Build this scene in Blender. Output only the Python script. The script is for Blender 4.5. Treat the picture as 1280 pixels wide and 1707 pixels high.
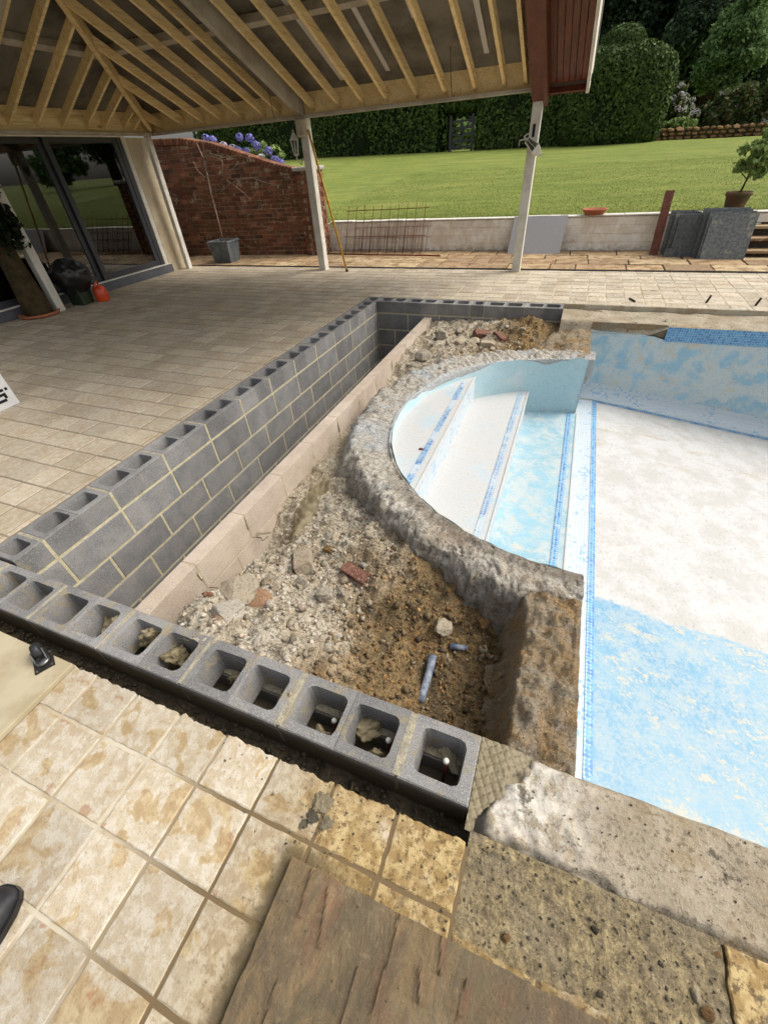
import bpy, bmesh, math, random
import numpy as np
from mathutils import Vector, Matrix, noise
random.seed(7); rng = np.random.default_rng(7)
for o in list(bpy.data.objects): bpy.data.objects.remove(o)
scene = bpy.context.scene
COL = scene.collection

# ---------------------------------------------------------------- camera
R = np.array([[0.92994, 0.19774, -0.31016], [0.36328, -0.62628, 0.68981], [-0.05789, -0.75415, -0.65417]])
CAM_H = 1.5; FPX = 680.5; CX, CY = 640.0, 853.5
cam_d = bpy.data.cameras.new('camera'); cam = bpy.data.objects.new('camera', cam_d); COL.objects.link(cam)
cam_d.sensor_fit = 'HORIZONTAL'; cam_d.sensor_width = 36; cam_d.lens = 36 * FPX / 1280
cam_d.clip_start = 0.02; cam_d.clip_end = 2000
cam.matrix_world = Matrix(((R[0, 0], -R[0, 1], -R[0, 2], 0), (R[1, 0], -R[1, 1], -R[1, 2], 0), (R[2, 0], -R[2, 1], -R[2, 2], CAM_H), (0, 0, 0, 1)))
scene.camera = cam

# ---------------------------------------------------------------- sky, sun, exposure
SUN_EL, SUN_AZ = 50.0, 28.0          # azimuth measured from +X towards +Y
world = bpy.data.worlds.new('World'); scene.world = world; world.use_nodes = True
wn = world.node_tree; wn.nodes.clear()
sky = wn.nodes.new('ShaderNodeTexSky'); sky.sky_type = 'NISHITA'; sky.sun_disc = False
sky.sun_elevation = math.radians(SUN_EL); sky.sun_rotation = math.radians(90 - SUN_AZ)
sky.air_density = 1.0; sky.dust_density = 6.0; sky.ozone_density = 0.6
hs = wn.nodes.new('ShaderNodeHueSaturation'); hs.inputs['Saturation'].default_value = 0.35
bg = wn.nodes.new('ShaderNodeBackground'); bg.inputs['Strength'].default_value = 0.15
wo = wn.nodes.new('ShaderNodeOutputWorld')
wn.links.new(sky.outputs[0], hs.inputs['Color']); wn.links.new(hs.outputs[0], bg.inputs[0]); wn.links.new(bg.outputs[0], wo.inputs[0])
sun_d = bpy.data.lights.new('sun', 'SUN'); sun = bpy.data.objects.new('sun', sun_d); COL.objects.link(sun)
sun_d.energy = 1.1; sun_d.angle = math.radians(35); sun_d.color = (1.0, 0.95, 0.86)
e, a = math.radians(SUN_EL), math.radians(SUN_AZ)
sd = Vector((math.cos(e) * math.cos(a), math.cos(e) * math.sin(a), math.sin(e)))
sun.rotation_euler = sd.to_track_quat('Z', 'Y').to_euler()
vs = scene.view_settings; vs.view_transform = 'Standard'; vs.look = 'None'; vs.gamma = 1.0; vs.use_curve_mapping = False
vs.exposure = 0.6

# ---------------------------------------------------------------- helpers: pixels to places
Cc = np.array([0, 0, CAM_H])
def ray(x, y): return R @ np.array([x - CX, y - CY, FPX])
def onz(x, y, z=0.0):
    d = ray(x, y); return Vector(Cc + d * ((z - CAM_H) / d[2]))
def atY(x, y, Y): d = ray(x, y); return Vector(Cc + d * (Y / d[1]))
def atX(x, y, X): d = ray(x, y); return Vector(Cc + d * (X / d[0]))
def proj(p):
    c = R.T @ (np.array(p, float) - Cc); return CX + FPX * c[0] / c[2], CY + FPX * c[1] / c[2], c[2]
def fr(v, o=4, h=.9): return noise.fractal(Vector(v), h, 2.0, o)
def lerp(a, b, t): return a + (b - a) * t
def sst(a, b, x):
    t = min(1, max(0, (x - a) / (b - a))); return t * t * (3 - 2 * t)

# ---------------------------------------------------------------- helpers: objects
def put(o, parent=None):
    COL.objects.link(o)
    if parent: o.parent = parent
    return o
def pydata(name, v, f, m=None, parent=None, smooth=False):
    me = bpy.data.meshes.new(name); me.from_pydata([tuple(x) for x in v], [], f); me.update()
    if smooth: me.polygons.foreach_set('use_smooth', [True] * len(me.polygons))
    o = bpy.data.objects.new(name, me)
    if m: me.materials.append(m)
    return put(o, parent)
def bmobj(name, bm, m=None, parent=None, smooth=False):
    me = bpy.data.meshes.new(name); bmesh.ops.recalc_face_normals(bm, faces=bm.faces); bm.to_mesh(me); bm.free()
    if smooth: me.polygons.foreach_set('use_smooth', [True] * len(me.polygons))
    o = bpy.data.objects.new(name, me)
    if m: me.materials.append(m)
    return put(o, parent)
def inst(name, me, loc, rot=(0, 0, 0), sc=(1, 1, 1), parent=None):
    o = bpy.data.objects.new(name, me); o.location = loc; o.rotation_euler = rot; o.scale = sc
    return put(o, parent)
def thing(name, label, cat, loc=(0, 0, 0), rz=0, group=None):
    o = bpy.data.objects.new(name, None); o.location = loc; o.rotation_euler = (0, 0, rz); put(o)
    return tag(o, label, cat, group)
def tag(o, label, cat=None, group=None):
    o['label'] = label
    if cat: o['category'] = cat
    if group: o['group'] = group
    return o
def kind(o, k='structure', label=None):
    o['kind'] = k
    if label: o['label'] = label
    return o
def qbox(bm, x0, x1, y0, y1, z0, z1, ch=0.0):
    r = bmesh.ops.create_cube(bm, size=1)
    for v in r['verts']:
        v.co = Vector((lerp(x0, x1, v.co.x + .5), lerp(y0, y1, v.co.y + .5), lerp(z0, z1, v.co.z + .5)))
    if ch > 0:
        ed = list({e for v in r['verts'] for e in v.link_edges})
        bmesh.ops.bevel(bm, geom=ed, offset=ch, segments=1, affect='EDGES')
def boxo(name, x0, x1, y0, y1, z0, z1, m, parent=None, ch=0.0):
    bm = bmesh.new(); qbox(bm, x0, x1, y0, y1, z0, z1, ch); return bmobj(name, bm, m, parent)
def beam(bm, p0, p1, w, h, up=(0, 0, 1), ch=0.0):
    """bar from p0 to p1: w across, h along up"""
    p0, p1 = Vector(p0), Vector(p1); d = (p1 - p0); L = d.length; d.normalize()
    s = d.cross(Vector(up)); s.normalize(); u = s.cross(d)
    r = bmesh.ops.create_cube(bm, size=1)
    for v in r['verts']:
        c = v.co; v.co = p0 + d * (c.y + .5) * L + s * c.x * w + u * c.z * h
    if ch: bmesh.ops.bevel(bm, geom=list({e for v in r['verts'] for e in v.link_edges}), offset=ch, segments=1, affect='EDGES')
def beamo(name, p0, p1, w, h, m, parent=None, up=(0, 0, 1), ch=0.0):
    bm = bmesh.new(); beam(bm, p0, p1, w, h, up, ch); return bmobj(name, bm, m, parent)
def tube(bm, pts, rad, n=8):
    """swept tube through pts; rad a number or a list"""
    pts = [Vector(p) for p in pts]; rings = []
    for i, p in enumerate(pts):
        t = (pts[min(i + 1, len(pts) - 1)] - pts[max(i - 1, 0)]).normalized()
        a = t.orthogonal().normalized() if i == 0 else (a - t * a.dot(t)).normalized()
        b = t.cross(a); r = rad[i] if isinstance(rad, (list, tuple)) else rad
        rings.append([bm.verts.new(p + (a * math.cos(k * 2 * math.pi / n) + b * math.sin(k * 2 * math.pi / n)) * r) for k in range(n)])
    for i in range(len(rings) - 1):
        for k in range(n):
            bm.faces.new((rings[i][k], rings[i][(k + 1) % n], rings[i + 1][(k + 1) % n], rings[i + 1][k]))
    bm.faces.new(rings[0]); bm.faces.new(rings[-1])
def tubeo(name, pts, rad, m, parent=None, n=8):
    bm = bmesh.new(); tube(bm, pts, rad, n); return bmobj(name, bm, m, parent, True)
def lathe(bm, prof, n=24, c=(0, 0, 0), sx=1, sy=1):
    rings = []
    for r, z in prof:
        rings.append([bm.verts.new((c[0] + sx * r * math.cos(k * 2 * math.pi / n), c[1] + sy * r * math.sin(k * 2 * math.pi / n), c[2] + z)) for k in range(n)])
    for i in range(len(rings) - 1):
        for k in range(n):
            bm.faces.new((rings[i][k], rings[i][(k + 1) % n], rings[i + 1][(k + 1) % n], rings[i + 1][k]))
    bm.faces.new(rings[0]); bm.faces.new(rings[-1])
def fastquads(name, V, m, parent=None, nv=4):
    """V: (n, nv, 3) array, one small face each"""
    n = len(V); me = bpy.data.meshes.new(name)
    me.vertices.add(n * nv); me.vertices.foreach_set('co', V.reshape(-1).astype(np.float32))
    me.loops.add(n * nv); me.loops.foreach_set('vertex_index', np.arange(n * nv, dtype=np.int32))
    me.polygons.add(n); me.polygons.foreach_set('loop_start', np.arange(0, n * nv, nv, dtype=np.int32)); me.polygons.foreach_set('loop_total', np.full(n, nv, np.int32))
    me.update(calc_edges=True); me.materials.append(m)
    o = bpy.data.objects.new(name, me); return put(o, parent)
def leaf_faces(P, N, size, aspect=1.8, spread=.9):
    n = len(P); d = N + spread * rng.normal(size=(n, 3)); d /= np.linalg.norm(d, axis=1, keepdims=True) + 1e-9
    t = np.cross(d, rng.normal(size=(n, 3))); t /= np.linalg.norm(t, axis=1, keepdims=True) + 1e-9
    b = np.cross(d, t); s = size * rng.uniform(.6, 1.3, size=(n, 1))
    a_, b_ = t * s * .5 * aspect, b * s * .5
    return np.stack([P - a_, P - b_ * .9 + a_ * .05 + d * s * .12, P + a_, P + b_ * .9 + a_ * .05 + d * s * .12], 1)
def stone_mesh(name, seed, m, sub=2, flat=.7, rough=.35):
    bm = bmesh.new(); bmesh.ops.create_icosphere(bm, subdivisions=sub, radius=1)
    planes = [Vector(noise.random_unit_vector()) for _ in range(7)]
    rs = random.Random(seed); planes = [(Vector((rs.gauss(0, 1), rs.gauss(0, 1), rs.gauss(0, 1))).normalized(), rs.uniform(.5, .8)) for _ in range(8)]
    for v in bm.verts:
        c = v.co.copy()
        for nn, dd in planes:
            k = c.dot(nn)
            if k > dd: c -= nn * (k - dd)
        c *= 1 + rough * .3 * fr(c * 2.2 + Vector((seed * 3.1, 0, 0)))
        v.co = Vector((c.x, c.y, c.z * flat))
    me = bpy.data.meshes.new(name); bm.to_mesh(me); bm.free(); me.materials.append(m); return me
def pebbles(name, pts, sizes, m, parent=None, seed=0, angular=False):
    """many small faceted stones in one mesh"""
    bm = bmesh.new()
    if angular:
        bmesh.ops.create_cube(bm, size=1.5); bmesh.ops.triangulate(bm, faces=bm.faces[:])
    else: bmesh.ops.create_icosphere(bm, subdivisions=1, radius=1)
    base = np.array([v.co[:] for v in bm.verts]); fc = np.array([[v.index for v in f.verts] for f in bm.faces]); bm.free()
    n = len(pts); rg = np.random.default_rng(seed)
    V = np.empty((n, len(base), 3)); 
    for i in range(n):
        q = base * rg.uniform(*((.45, 1.25) if angular else (.65, 1.3)), size=(len(base), 1)); A = np.linalg.qr(rg.normal(size=(3, 3)))[0]
        V[i] = (q * np.array([1, rg.uniform(.6, 1), rg.uniform(.45, .8)])) @ A * sizes[i] + np.array(pts[i])
    F = (fc[None] + (np.arange(n) * len(base))[:, None, None]).reshape(-1, 3)
    me = bpy.data.meshes.new(name); V = V.reshape(-1, 3)
    me.vertices.add(len(V)); me.vertices.foreach_set('co', V.reshape(-1).astype(np.float32))
    me.loops.add(len(F) * 3); me.loops.foreach_set('vertex_index', F.reshape(-1).astype(np.int32))
    me.polygons.add(len(F)); me.polygons.foreach_set('loop_start', np.arange(0, len(F) * 3, 3, dtype=np.int32)); me.polygons.foreach_set('loop_total', np.full(len(F), 3, np.int32))
    me.update(calc_edges=True); me.materials.append(m)
    o = bpy.data.objects.new(name, me); put(o, parent); o['kind'] = 'stuff'; return o
def grid_mesh(name, xs, ys, zf, m, parent=None, keep=None, smooth=True):
    v, f, idx = [], [], {}
    for j, y in enumerate(ys):
        for i, x in enumerate(xs):
            idx[i, j] = len(v); p = zf(x, y); v.append(p if len(p if hasattr(p, '__len__') else ()) == 3 else (x, y, p))
    for j in range(len(ys) - 1):
        for i in range(len(xs) - 1):
            if keep and not keep((xs[i] + xs[i + 1]) / 2, (ys[j] + ys[j + 1]) / 2): continue
            f.append((idx[i, j], idx[i + 1, j], idx[i + 1, j + 1], idx[i, j + 1]))
    used = sorted({k for q in f for k in q}); mp = {k: n for n, k in enumerate(used)}
    return pydata(name, [v[k] for k in used], [tuple(mp[k] for k in q) for q in f], m, parent, smooth)
def frange(a, b, s):
    n = max(1, int(round((b - a) / s))); return [a + (b - a) * i / n for i in range(n + 1)]

# ---------------------------------------------------------------- materials
def S(r, g, b, k=.8):
    f = lambda c: ((c / 255 + .055) / 1.055) ** 2.4 if c > 10 else c / 255 / 12.92
    return (f(r) * k, f(g) * k, f(b) * k, 1)
class Mat:
    def __init__(s, name, rough=.85, spec=.3):
        s.m = bpy.data.materials.new(name); s.m.use_nodes = True; s.t = s.m.node_tree; s.N = s.t.nodes; s.L = s.t.links
        s.p = s.N['Principled BSDF']; s.p.inputs['Roughness'].default_value = rough; s.p.inputs['Specular IOR Level'].default_value = spec
        s.geo = s.N.new('ShaderNodeNewGeometry'); s.P = s.geo.outputs['Position']
    def set(s, sock, v):
        if hasattr(v, 'is_output') or isinstance(v, bpy.types.NodeSocket): s.L.new(v, sock)
        else: sock.default_value = v
    def map(s, scale=(1, 1, 1), rot=(0, 0, 0), loc=(0, 0, 0), v=None):
        n = s.N.new('ShaderNodeMapping'); n.inputs['Scale'].default_value = scale; n.inputs['Rotation'].default_value = rot; n.inputs['Location'].default_value = loc
        s.L.new(v or s.P, n.inputs['Vector']); return n.outputs[0]
    def objvec(s):
        return s.N.new('ShaderNodeTexCoord').outputs['Object']
    def noise(s, scale, detail=5, rough=.6, v=None, dist=0):
        n = s.N.new('ShaderNodeTexNoise'); n.inputs['Scale'].default_value = scale; n.inputs['Detail'].default_value = detail; n.inputs['Roughness'].default_value = rough; n.inputs['Distortion'].default_value = dist
        s.L.new(v or s.P, n.inputs['Vector']); return n.outputs[0]
    def vor(s, scale, feat='F1', v=None, out=0):
        n = s.N.new('ShaderNodeTexVoronoi'); n.feature = feat; n.inputs['Scale'].default_value = scale; s.L.new(v or s.P, n.inputs['Vector']); return n.outputs[out]
    def rand(s):
        a = s.N.new('ShaderNodeObjectInfo').outputs['Random']; b = s.geo.outputs['Random Per Island']
        return s.math('FRACT', s.math('ADD', s.math('MULTIPLY', a, 7.31), b))
    def math(s, op, a, b=0.0, c=None):
        n = s.N.new('ShaderNodeMath'); n.operation = op; s.set(n.inputs[0], a); s.set(n.inputs[1], b)
        if c is not None: s.set(n.inputs[2], c)
        return n.outputs[0]
    def ss(s, v, a, b, lo=0., hi=1.):
        n = s.N.new('ShaderNodeMapRange'); n.interpolation_type = 'SMOOTHSTEP'; s.set(n.inputs[0], v); n.inputs[1].default_value = a; n.inputs[2].default_value = b; n.inputs[3].default_value = lo; n.inputs[4].default_value = hi; return n.outputs[0]
    def axis(s, k, v=None):
        n = s.N.new('ShaderNodeSeparateXYZ'); s.L.new(v or s.P, n.inputs[0]); return n.outputs[k]
    def mix(s, f, a, b, blend='MIX'):
        n = s.N.new('ShaderNodeMix'); n.data_type = 'RGBA'; n.blend_type = blend; s.set(n.inputs[0], f); s.set(n.inputs[6], a); s.set(n.inputs[7], b); return n.outputs[2]
    def ramp(s, f, stops):
        n = s.N.new('ShaderNodeValToRGB'); s.L.new(f, n.inputs[0]); cr = n.color_ramp
        while len(cr.elements) < len(stops): cr.elements.new(.5)
        for e_, (p, c) in zip(cr.elements, stops): e_.position = p; e_.color = c
        return n.outputs[0]
    def val(s, c, f, lo, hi):
        """scale brightness by f mapped to lo..hi"""
        k = s.N.new('ShaderNodeMapRange'); s.set(k.inputs[0], f); k.inputs[3].default_value = lo; k.inputs[4].default_value = hi
        h = s.N.new('ShaderNodeHueSaturation'); s.set(h.inputs['Color'], c); s.L.new(k.outputs[0], h.inputs['Value']); return h.outputs[0]
    def bump(s, h, strength=.5, dist=.01, nrm=None):
        n = s.N.new('ShaderNodeBump'); n.inputs['Strength'].default_value = strength; n.inputs['Distance'].default_value = dist; s.L.new(h, n.inputs['Height'])
        if nrm: s.L.new(nrm, n.inputs['Normal'])
        return n.outputs[0]
    def done(s, col, nrm=None, rough=None):
        s.set(s.p.inputs['Base Color'], col)
        if nrm is not None: s.L.new(nrm, s.p.inputs['Normal'])
        if rough is not None: s.set(s.p.inputs['Roughness'], rough)
        return s.m
M = {}
def simple(name, c, c2=None, scale=8, rough=.7, spec=.3, bump=.2, bscale=60, bd=.003, metal=0):
    m = Mat(name, rough, spec); col = m.mix(m.ss(m.noise(scale, 6, .65), .38, .62), c, c2 or c)
    m.p.inputs['Metallic'].default_value = metal
    M[name] = m.done(col, m.bump(m.noise(bscale, 4, .6), bump, bd)); return M[name]
def mk_materials():
    # patio tile
    m = Mat('tile', .72, .35); r = m.rand()
    n1 = m.noise(4.5, 6, .62); n2 = m.noise(28, 5, .6); n3 = m.noise(170, 3, .6)
    X, Y = m.axis(0), m.axis(1)
    c = m.mix(m.ss(n1, .35, .65), S(206, 193, 168), S(192, 175, 147)); c = m.mix(m.ss(n2, .44, .6, 0, .6), c, S(222, 215, 200)); c = m.mix(m.ss(m.noise(120, 4, .8), .54, .66, 0, .4), c, S(150, 130, 100)); c = m.mix(m.ss(m.noise(60, 4, .8, v=m.map(loc=(5, 5, 0))), .6, .68, 0, .45), c, S(160, 140, 108))
    off = m.N.new('ShaderNodeCombineXYZ'); m.L.new(m.math('MULTIPLY', r, 0.6), off.inputs[0])
    vv = m.N.new('ShaderNodeVectorMath'); m.L.new(m.P, vv.inputs[0]); m.L.new(off.outputs[0], vv.inputs[1])
    st = m.noise(7.5, 5, .55, v=vv.outputs[0], dist=.5)
    near = m.ss(Y, 1.2, .5)
    c = m.mix(m.math('MULTIPLY', m.ss(st, .555, .59), m.math('MULTIPLY_ADD', near, .66, .1)), c, m.mix(m.ss(n2, .4, .6), S(172, 144, 98), S(196, 172, 126)))
    st2 = m.noise(9, 4, .6, v=m.map(loc=(4, 9, 0), v=vv.outputs[0]))
    c = m.mix(m.math('MULTIPLY', m.ss(st2, .64, .68), m.math('MULTIPLY_ADD', near, .5, .1)), c, S(170, 120, 82))
    # wet builders' dirt trodden in beside the slab
    dz = m.math('MULTIPLY', m.ss(X, -.7, -.25), m.ss(Y, .9, .4))
    c = m.mix(m.math('MULTIPLY', m.ss(m.noise(6, 5, .6), .3, .46), dz), c, m.mix(m.ss(n2, .42, .6), S(158, 130, 80), S(200, 176, 124)))
    pit = m.noise(48, 6, .82)
    c = m.mix(m.math('MULTIPLY', m.ss(m.math('MULTIPLY_ADD', dz, .08, pit), .59, .68), m.math('MULTIPLY_ADD', dz, .6, .28)), c, S(105, 82, 52))
    blot = m.noise(13, 5, .7, v=m.map(loc=(2, 1, 0)))
    c = m.mix(m.math('MULTIPLY', m.ss(blot, .58, .64), m.ss(X, -.45, .05, 0, .75)), c, S(104, 98, 82))
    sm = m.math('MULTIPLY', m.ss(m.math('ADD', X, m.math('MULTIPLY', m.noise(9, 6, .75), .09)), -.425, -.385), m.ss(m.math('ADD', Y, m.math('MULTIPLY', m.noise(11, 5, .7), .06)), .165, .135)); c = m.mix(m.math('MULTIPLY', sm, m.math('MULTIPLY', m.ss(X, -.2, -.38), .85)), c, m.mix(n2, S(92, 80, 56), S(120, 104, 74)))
    c = m.mix(m.math('MULTIPLY', m.ss(m.axis(0), -2.3, -2.75), .25), c, S(168, 152, 128))  # left patio tiles dulled in colour, standing in for the dimness under the roof
    c = m.mix(m.ss(m.noise(1.9, 5, .65, v=m.map(loc=(4, 2, 0))), .45, .62, 0, .3), c, S(168, 146, 108)); c = m.val(c, r, .78, 1.02)
    b = m.bump(m.noise(26, 7, .72), .7, .008); b = m.bump(n3, .5, .002, b); b = m.bump(m.ss(pit, .5, .7, 1, 0), .35, .003, b)
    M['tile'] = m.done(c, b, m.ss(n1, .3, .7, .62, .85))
    # grout
    m = Mat('grout', .9); c = m.mix(m.ss(m.noise(3, 4), .42, .58), S(204, 195, 174), S(178, 162, 134)); c = m.mix(m.math('MULTIPLY', m.ss(m.axis(0), -1.0, -.6), m.ss(m.axis(1), .9, .4)), c, S(116, 98, 70))
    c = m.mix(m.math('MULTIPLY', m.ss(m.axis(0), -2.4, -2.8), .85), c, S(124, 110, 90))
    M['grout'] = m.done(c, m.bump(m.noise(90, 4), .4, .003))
    # concrete blocks
    def block(name, c1, c2, c3, bs=1.0, smear=False):
        m = Mat(name, .92, .2); r = m.rand(); n1 = m.noise(7, 5, .6); n2 = m.noise(230, 3, .8); n3 = m.noise(80, 5, .8)
        c = m.mix(m.ss(n1, .35, .65), c1, c2); c = m.mix(m.ss(n2, .5, .62, 0, .8), c, c3)
        c = m.mix(m.ss(m.noise(2.3, 4, .6), .5, .68, 0, .35), c, c3)
        c = m.mix(m.ss(n3, .56, .68, 0, .6), c, tuple(x * .45 for x in c1[:3]) + (1,)); c = m.val(c, r, *((.8, 1.15) if smear else (.96, 1.04)))
        if smear:
            nb = m.math('MULTIPLY', m.ss(m.axis(1), .7, .62), m.ss(m.noise(13, 6, .75), .52, .62, 0, .75)); c = m.mix(nb, c, m.mix(n3, S(176, 162, 128), S(140, 128, 100)))
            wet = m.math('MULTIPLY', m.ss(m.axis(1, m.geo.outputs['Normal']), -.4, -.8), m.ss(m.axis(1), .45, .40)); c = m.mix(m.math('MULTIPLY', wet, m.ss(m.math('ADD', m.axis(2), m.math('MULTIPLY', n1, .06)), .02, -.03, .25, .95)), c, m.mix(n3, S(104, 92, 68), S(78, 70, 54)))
        b = m.bump(n3, .5 * bs, .006); b = m.bump(n2, .6 * bs, .003, b); M[name] = m.done(c, b)
    block('block', S(116, 116, 116, .85), S(136, 134, 131, .85), S(174, 171, 166, .85), smear=True)
    block('block_pink', S(184, 166, 148, .8), S(196, 180, 162, .8), S(220, 208, 192, .85), 1.2)
    m = Mat('mortar', .9); n = m.noise(18, 6, .7)
    c = m.mix(m.ss(n, .35, .65), S(222, 211, 176), S(196, 185, 150)); tp = m.ss(m.axis(2, m.geo.outputs['Normal']), .5, .9); c = m.mix(m.math('MULTIPLY', tp, m.ss(m.noise(30, 6, .8), .38, .6, .35, .95)), c, S(150, 144, 130)); c = m.mix(m.ss(m.noise(110, 4, .8), .52, .66, 0, .6), c, S(128, 118, 96))
    M['mortar'] = m.done(c, m.bump(m.noise(60, 6, .7), .8, .012))
    m = Mat('mortar_pale', .9); c = m.mix(m.noise(20, 5), S(190, 172, 146), S(168, 150, 124)); M['mortar_pale'] = m.done(c, m.bump(m.noise(90, 4), .5, .004))
    m = Mat('mortar_wet', .55, .4); c = m.mix(m.noise(14, 5), S(118, 106, 80), S(146, 134, 104)); M['mortar_wet'] = m.done(c, m.bump(m.noise(50, 5), .5, .006))
    # broken concrete of the pool edge
    m = Mat('rough_concrete', .95, .15); n1 = m.noise(3.2, 6, .65); n2 = m.noise(30, 6, .75); n3 = m.noise(140, 3, .7); Y = m.axis(1); X = m.axis(0)
    c = m.mix(m.ss(n2, .34, .62), S(168, 158, 140), S(222, 216, 204)); c = m.mix(m.ss(n3, .55, .68, 0, .65), c, S(112, 100, 82)); c = m.mix(m.ss(m.noise(85, 4, .8, v=m.map(loc=(4, 4, 4))), .58, .66, 0, .7), c, S(226, 218, 204))
    c = m.mix(m.math('MULTIPLY', m.ss(n1, .42, .6), m.ss(Y, 2.6, 1.2, .1, .5)), c, S(156, 130, 92))
    c = m.mix(m.math('MULTIPLY', m.ss(m.noise(11, 5, .7), .57, .68), .45), c, S(100, 90, 74))
    c = m.mix(m.math('MULTIPLY', m.ss(m.noise(2.2, 5, .7, v=m.map(loc=(3, 3, 0))), .48, .6), m.ss(Y, 1.5, 2.4, 0, .6)), c, S(196, 204, 208))
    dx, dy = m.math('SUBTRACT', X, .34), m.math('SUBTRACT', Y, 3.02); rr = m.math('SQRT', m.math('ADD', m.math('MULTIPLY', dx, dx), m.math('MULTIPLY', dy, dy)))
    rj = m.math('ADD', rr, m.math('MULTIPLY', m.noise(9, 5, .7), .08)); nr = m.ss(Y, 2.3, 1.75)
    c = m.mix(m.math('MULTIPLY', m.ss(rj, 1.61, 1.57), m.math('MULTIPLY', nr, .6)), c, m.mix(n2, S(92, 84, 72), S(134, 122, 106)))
    c = m.mix(m.math('MULTIPLY', m.ss(rj, 1.705, 1.74), m.math('MULTIPLY', nr, .45)), c, m.mix(n2, S(100, 92, 80), S(148, 138, 122)))  # near outer face greyed so the colour carries its shade
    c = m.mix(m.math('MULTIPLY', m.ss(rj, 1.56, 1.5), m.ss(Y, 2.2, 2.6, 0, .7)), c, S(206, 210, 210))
    b = m.bump(n2, 1, .03); b = m.bump(m.vor(55), .6, .01, b); b = m.bump(n3, .7, .005, b); M['rough_concrete'] = m.done(c, b)
    m = Mat('coping_concrete', .9, .25); n1 = m.noise(5, 6, .7); n2 = m.noise(60, 5, .75)
    c = m.mix(m.ss(n1, .35, .65), S(158, 146, 124), S(186, 174, 152)); c = m.mix(m.ss(n2, .5, .66, 0, .8), c, S(102, 90, 70)); c = m.mix(m.ss(m.noise(3, 5, .7, v=m.map(loc=(6, 0, 0))), .5, .62, 0, .5), c, S(150, 128, 92))
    w = m.math('MULTIPLY', m.math('MULTIPLY', m.ss(m.axis(0), .48, .18), m.ss(m.axis(1), .3, .42)), m.ss(m.axis(1), 1.2, .8)); c = m.mix(m.math('MULTIPLY', w, m.ss(m.noise(16, 5, .7), .4, .55, 0, .8)), c, S(232, 226, 214))
    c = m.mix(m.math('MULTIPLY', m.ss(m.noise(9, 4, .7, v=m.map(loc=(1, 5, 0))), .6, .67), .8), c, S(74, 66, 54)); c = m.mix(m.ss(m.noise(230, 2), .6, .7, 0, .6), c, S(214, 204, 184))
    b = m.bump(n2, .7, .012); b = m.bump(m.noise(200, 3), .5, .003, b); M['coping_concrete'] = m.done(c, b)
    m = Mat('brown_concrete', .95, .15); n2 = m.noise(70, 5, .8)
    c = m.mix(m.ss(m.noise(7, 6, .7), .35, .65), S(176, 144, 98), S(172, 162, 144)); c = m.mix(m.ss(n2, .5, .66, 0, .8), c, S(104, 82, 54)); c = m.mix(m.ss(m.noise(150, 3), .56, .66, 0, .8), c, S(220, 204, 170))
    b = m.bump(n2, 1, .02); b = m.bump(m.noise(25, 5, .7), .8, .03, b); M['brown_concrete'] = m.done(c, b)
    # soil and rubble
    m = Mat('soil', .96, .12); X, Y = m.axis(0), m.axis(1); n1 = m.noise(4, 6, .7); n2 = m.noise(45, 6, .78); n3 = m.noise(150, 3, .7)
    lime = m.ss(m.math('ADD', X, m.math('MULTIPLY', n1, 1.1)), .12, -.45)
    brown = m.mix(m.ss(n1, .4, .6), S(178, 148, 102, .85), S(146, 126, 94, .85)); brown = m.mix(m.ss(m.noise(9, 6, .75), .48, .6, 0, .8), brown, S(104, 94, 76)); brown = m.mix(m.ss(m.noise(6, 5, .7, v=m.map(loc=(8, 2, 0))), .56, .66, 0, .6), brown, S(172, 130, 78)); pale = m.mix(m.ss(n1, .4, .6), S(212, 202, 182, .95), S(192, 178, 152, .95))
    c = m.mix(lime, brown, pale); c = m.mix(m.ss(n2, .45, .62, 0, .85), c, m.mix(lime, S(92, 74, 50), S(128, 116, 96))); c = m.mix(m.ss(n3, .58, .7, 0, .8), c, m.mix(lime, S(176, 142, 92), S(226, 218, 204)))
    b = m.bump(n2, 1, .025); b = m.bump(m.vor(70), .7, .01, b); b = m.bump(n3, .6, .004, b); M['soil'] = m.done(c, b)
    m = Mat('pebble', .9, .2); r = m.rand(); lime = m.ss(m.math('ADD', m.axis(0), m.math('MULTIPLY', m.noise(4, 6, .7), 1.1)), .05, -.3)
    c = m.mix(lime, m.ramp(r, [(0, S(88, 66, 40)), (.4, S(140, 104, 60)), (.75, S(120, 104, 84)), (1, S(190, 150, 96))]), m.ramp(r, [(0, S(136, 124, 106)), (.35, S(180, 168, 148)), (.7, S(208, 200, 184)), (1, S(186, 158, 126))]))
    M['pebble'] = m.done(c, m.bump(m.noise(120, 4), .6, .004))
    m = Mat('rubble', .95, .15); r = m.rand(); c = m.ramp(r, [(0, S(150, 136, 114)), (.4, S(186, 174, 152)), (.75, S(206, 198, 184)), (.9, S(178, 150, 118)), (1, S(160, 104, 82))]); c = m.mix(m.ss(m.noise(60, 5, .8), .5, .66, 0, .7), c, S(112, 100, 82)); M['rubble'] = m.done(c, m.bump(m.noise(70, 5, .8), 1, .012))
    simple('mud', S(76, 68, 54), S(96, 86, 68), 20, .8, .3, .8, 60, .01)
    m = Mat('soil_clod', .95, .15); r = m.rand(); c = m.ramp(r, [(0, S(92, 82, 64)), (.45, S(134, 116, 88)), (.8, S(160, 142, 112)), (1, S(196, 184, 160))]); c = m.mix(m.ss(m.noise(70, 5, .8), .5, .66, 0, .6), c, S(92, 78, 56)); M['soil_clod'] = m.done(c, m.bump(m.noise(80, 5, .8), 1, .01))
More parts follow.
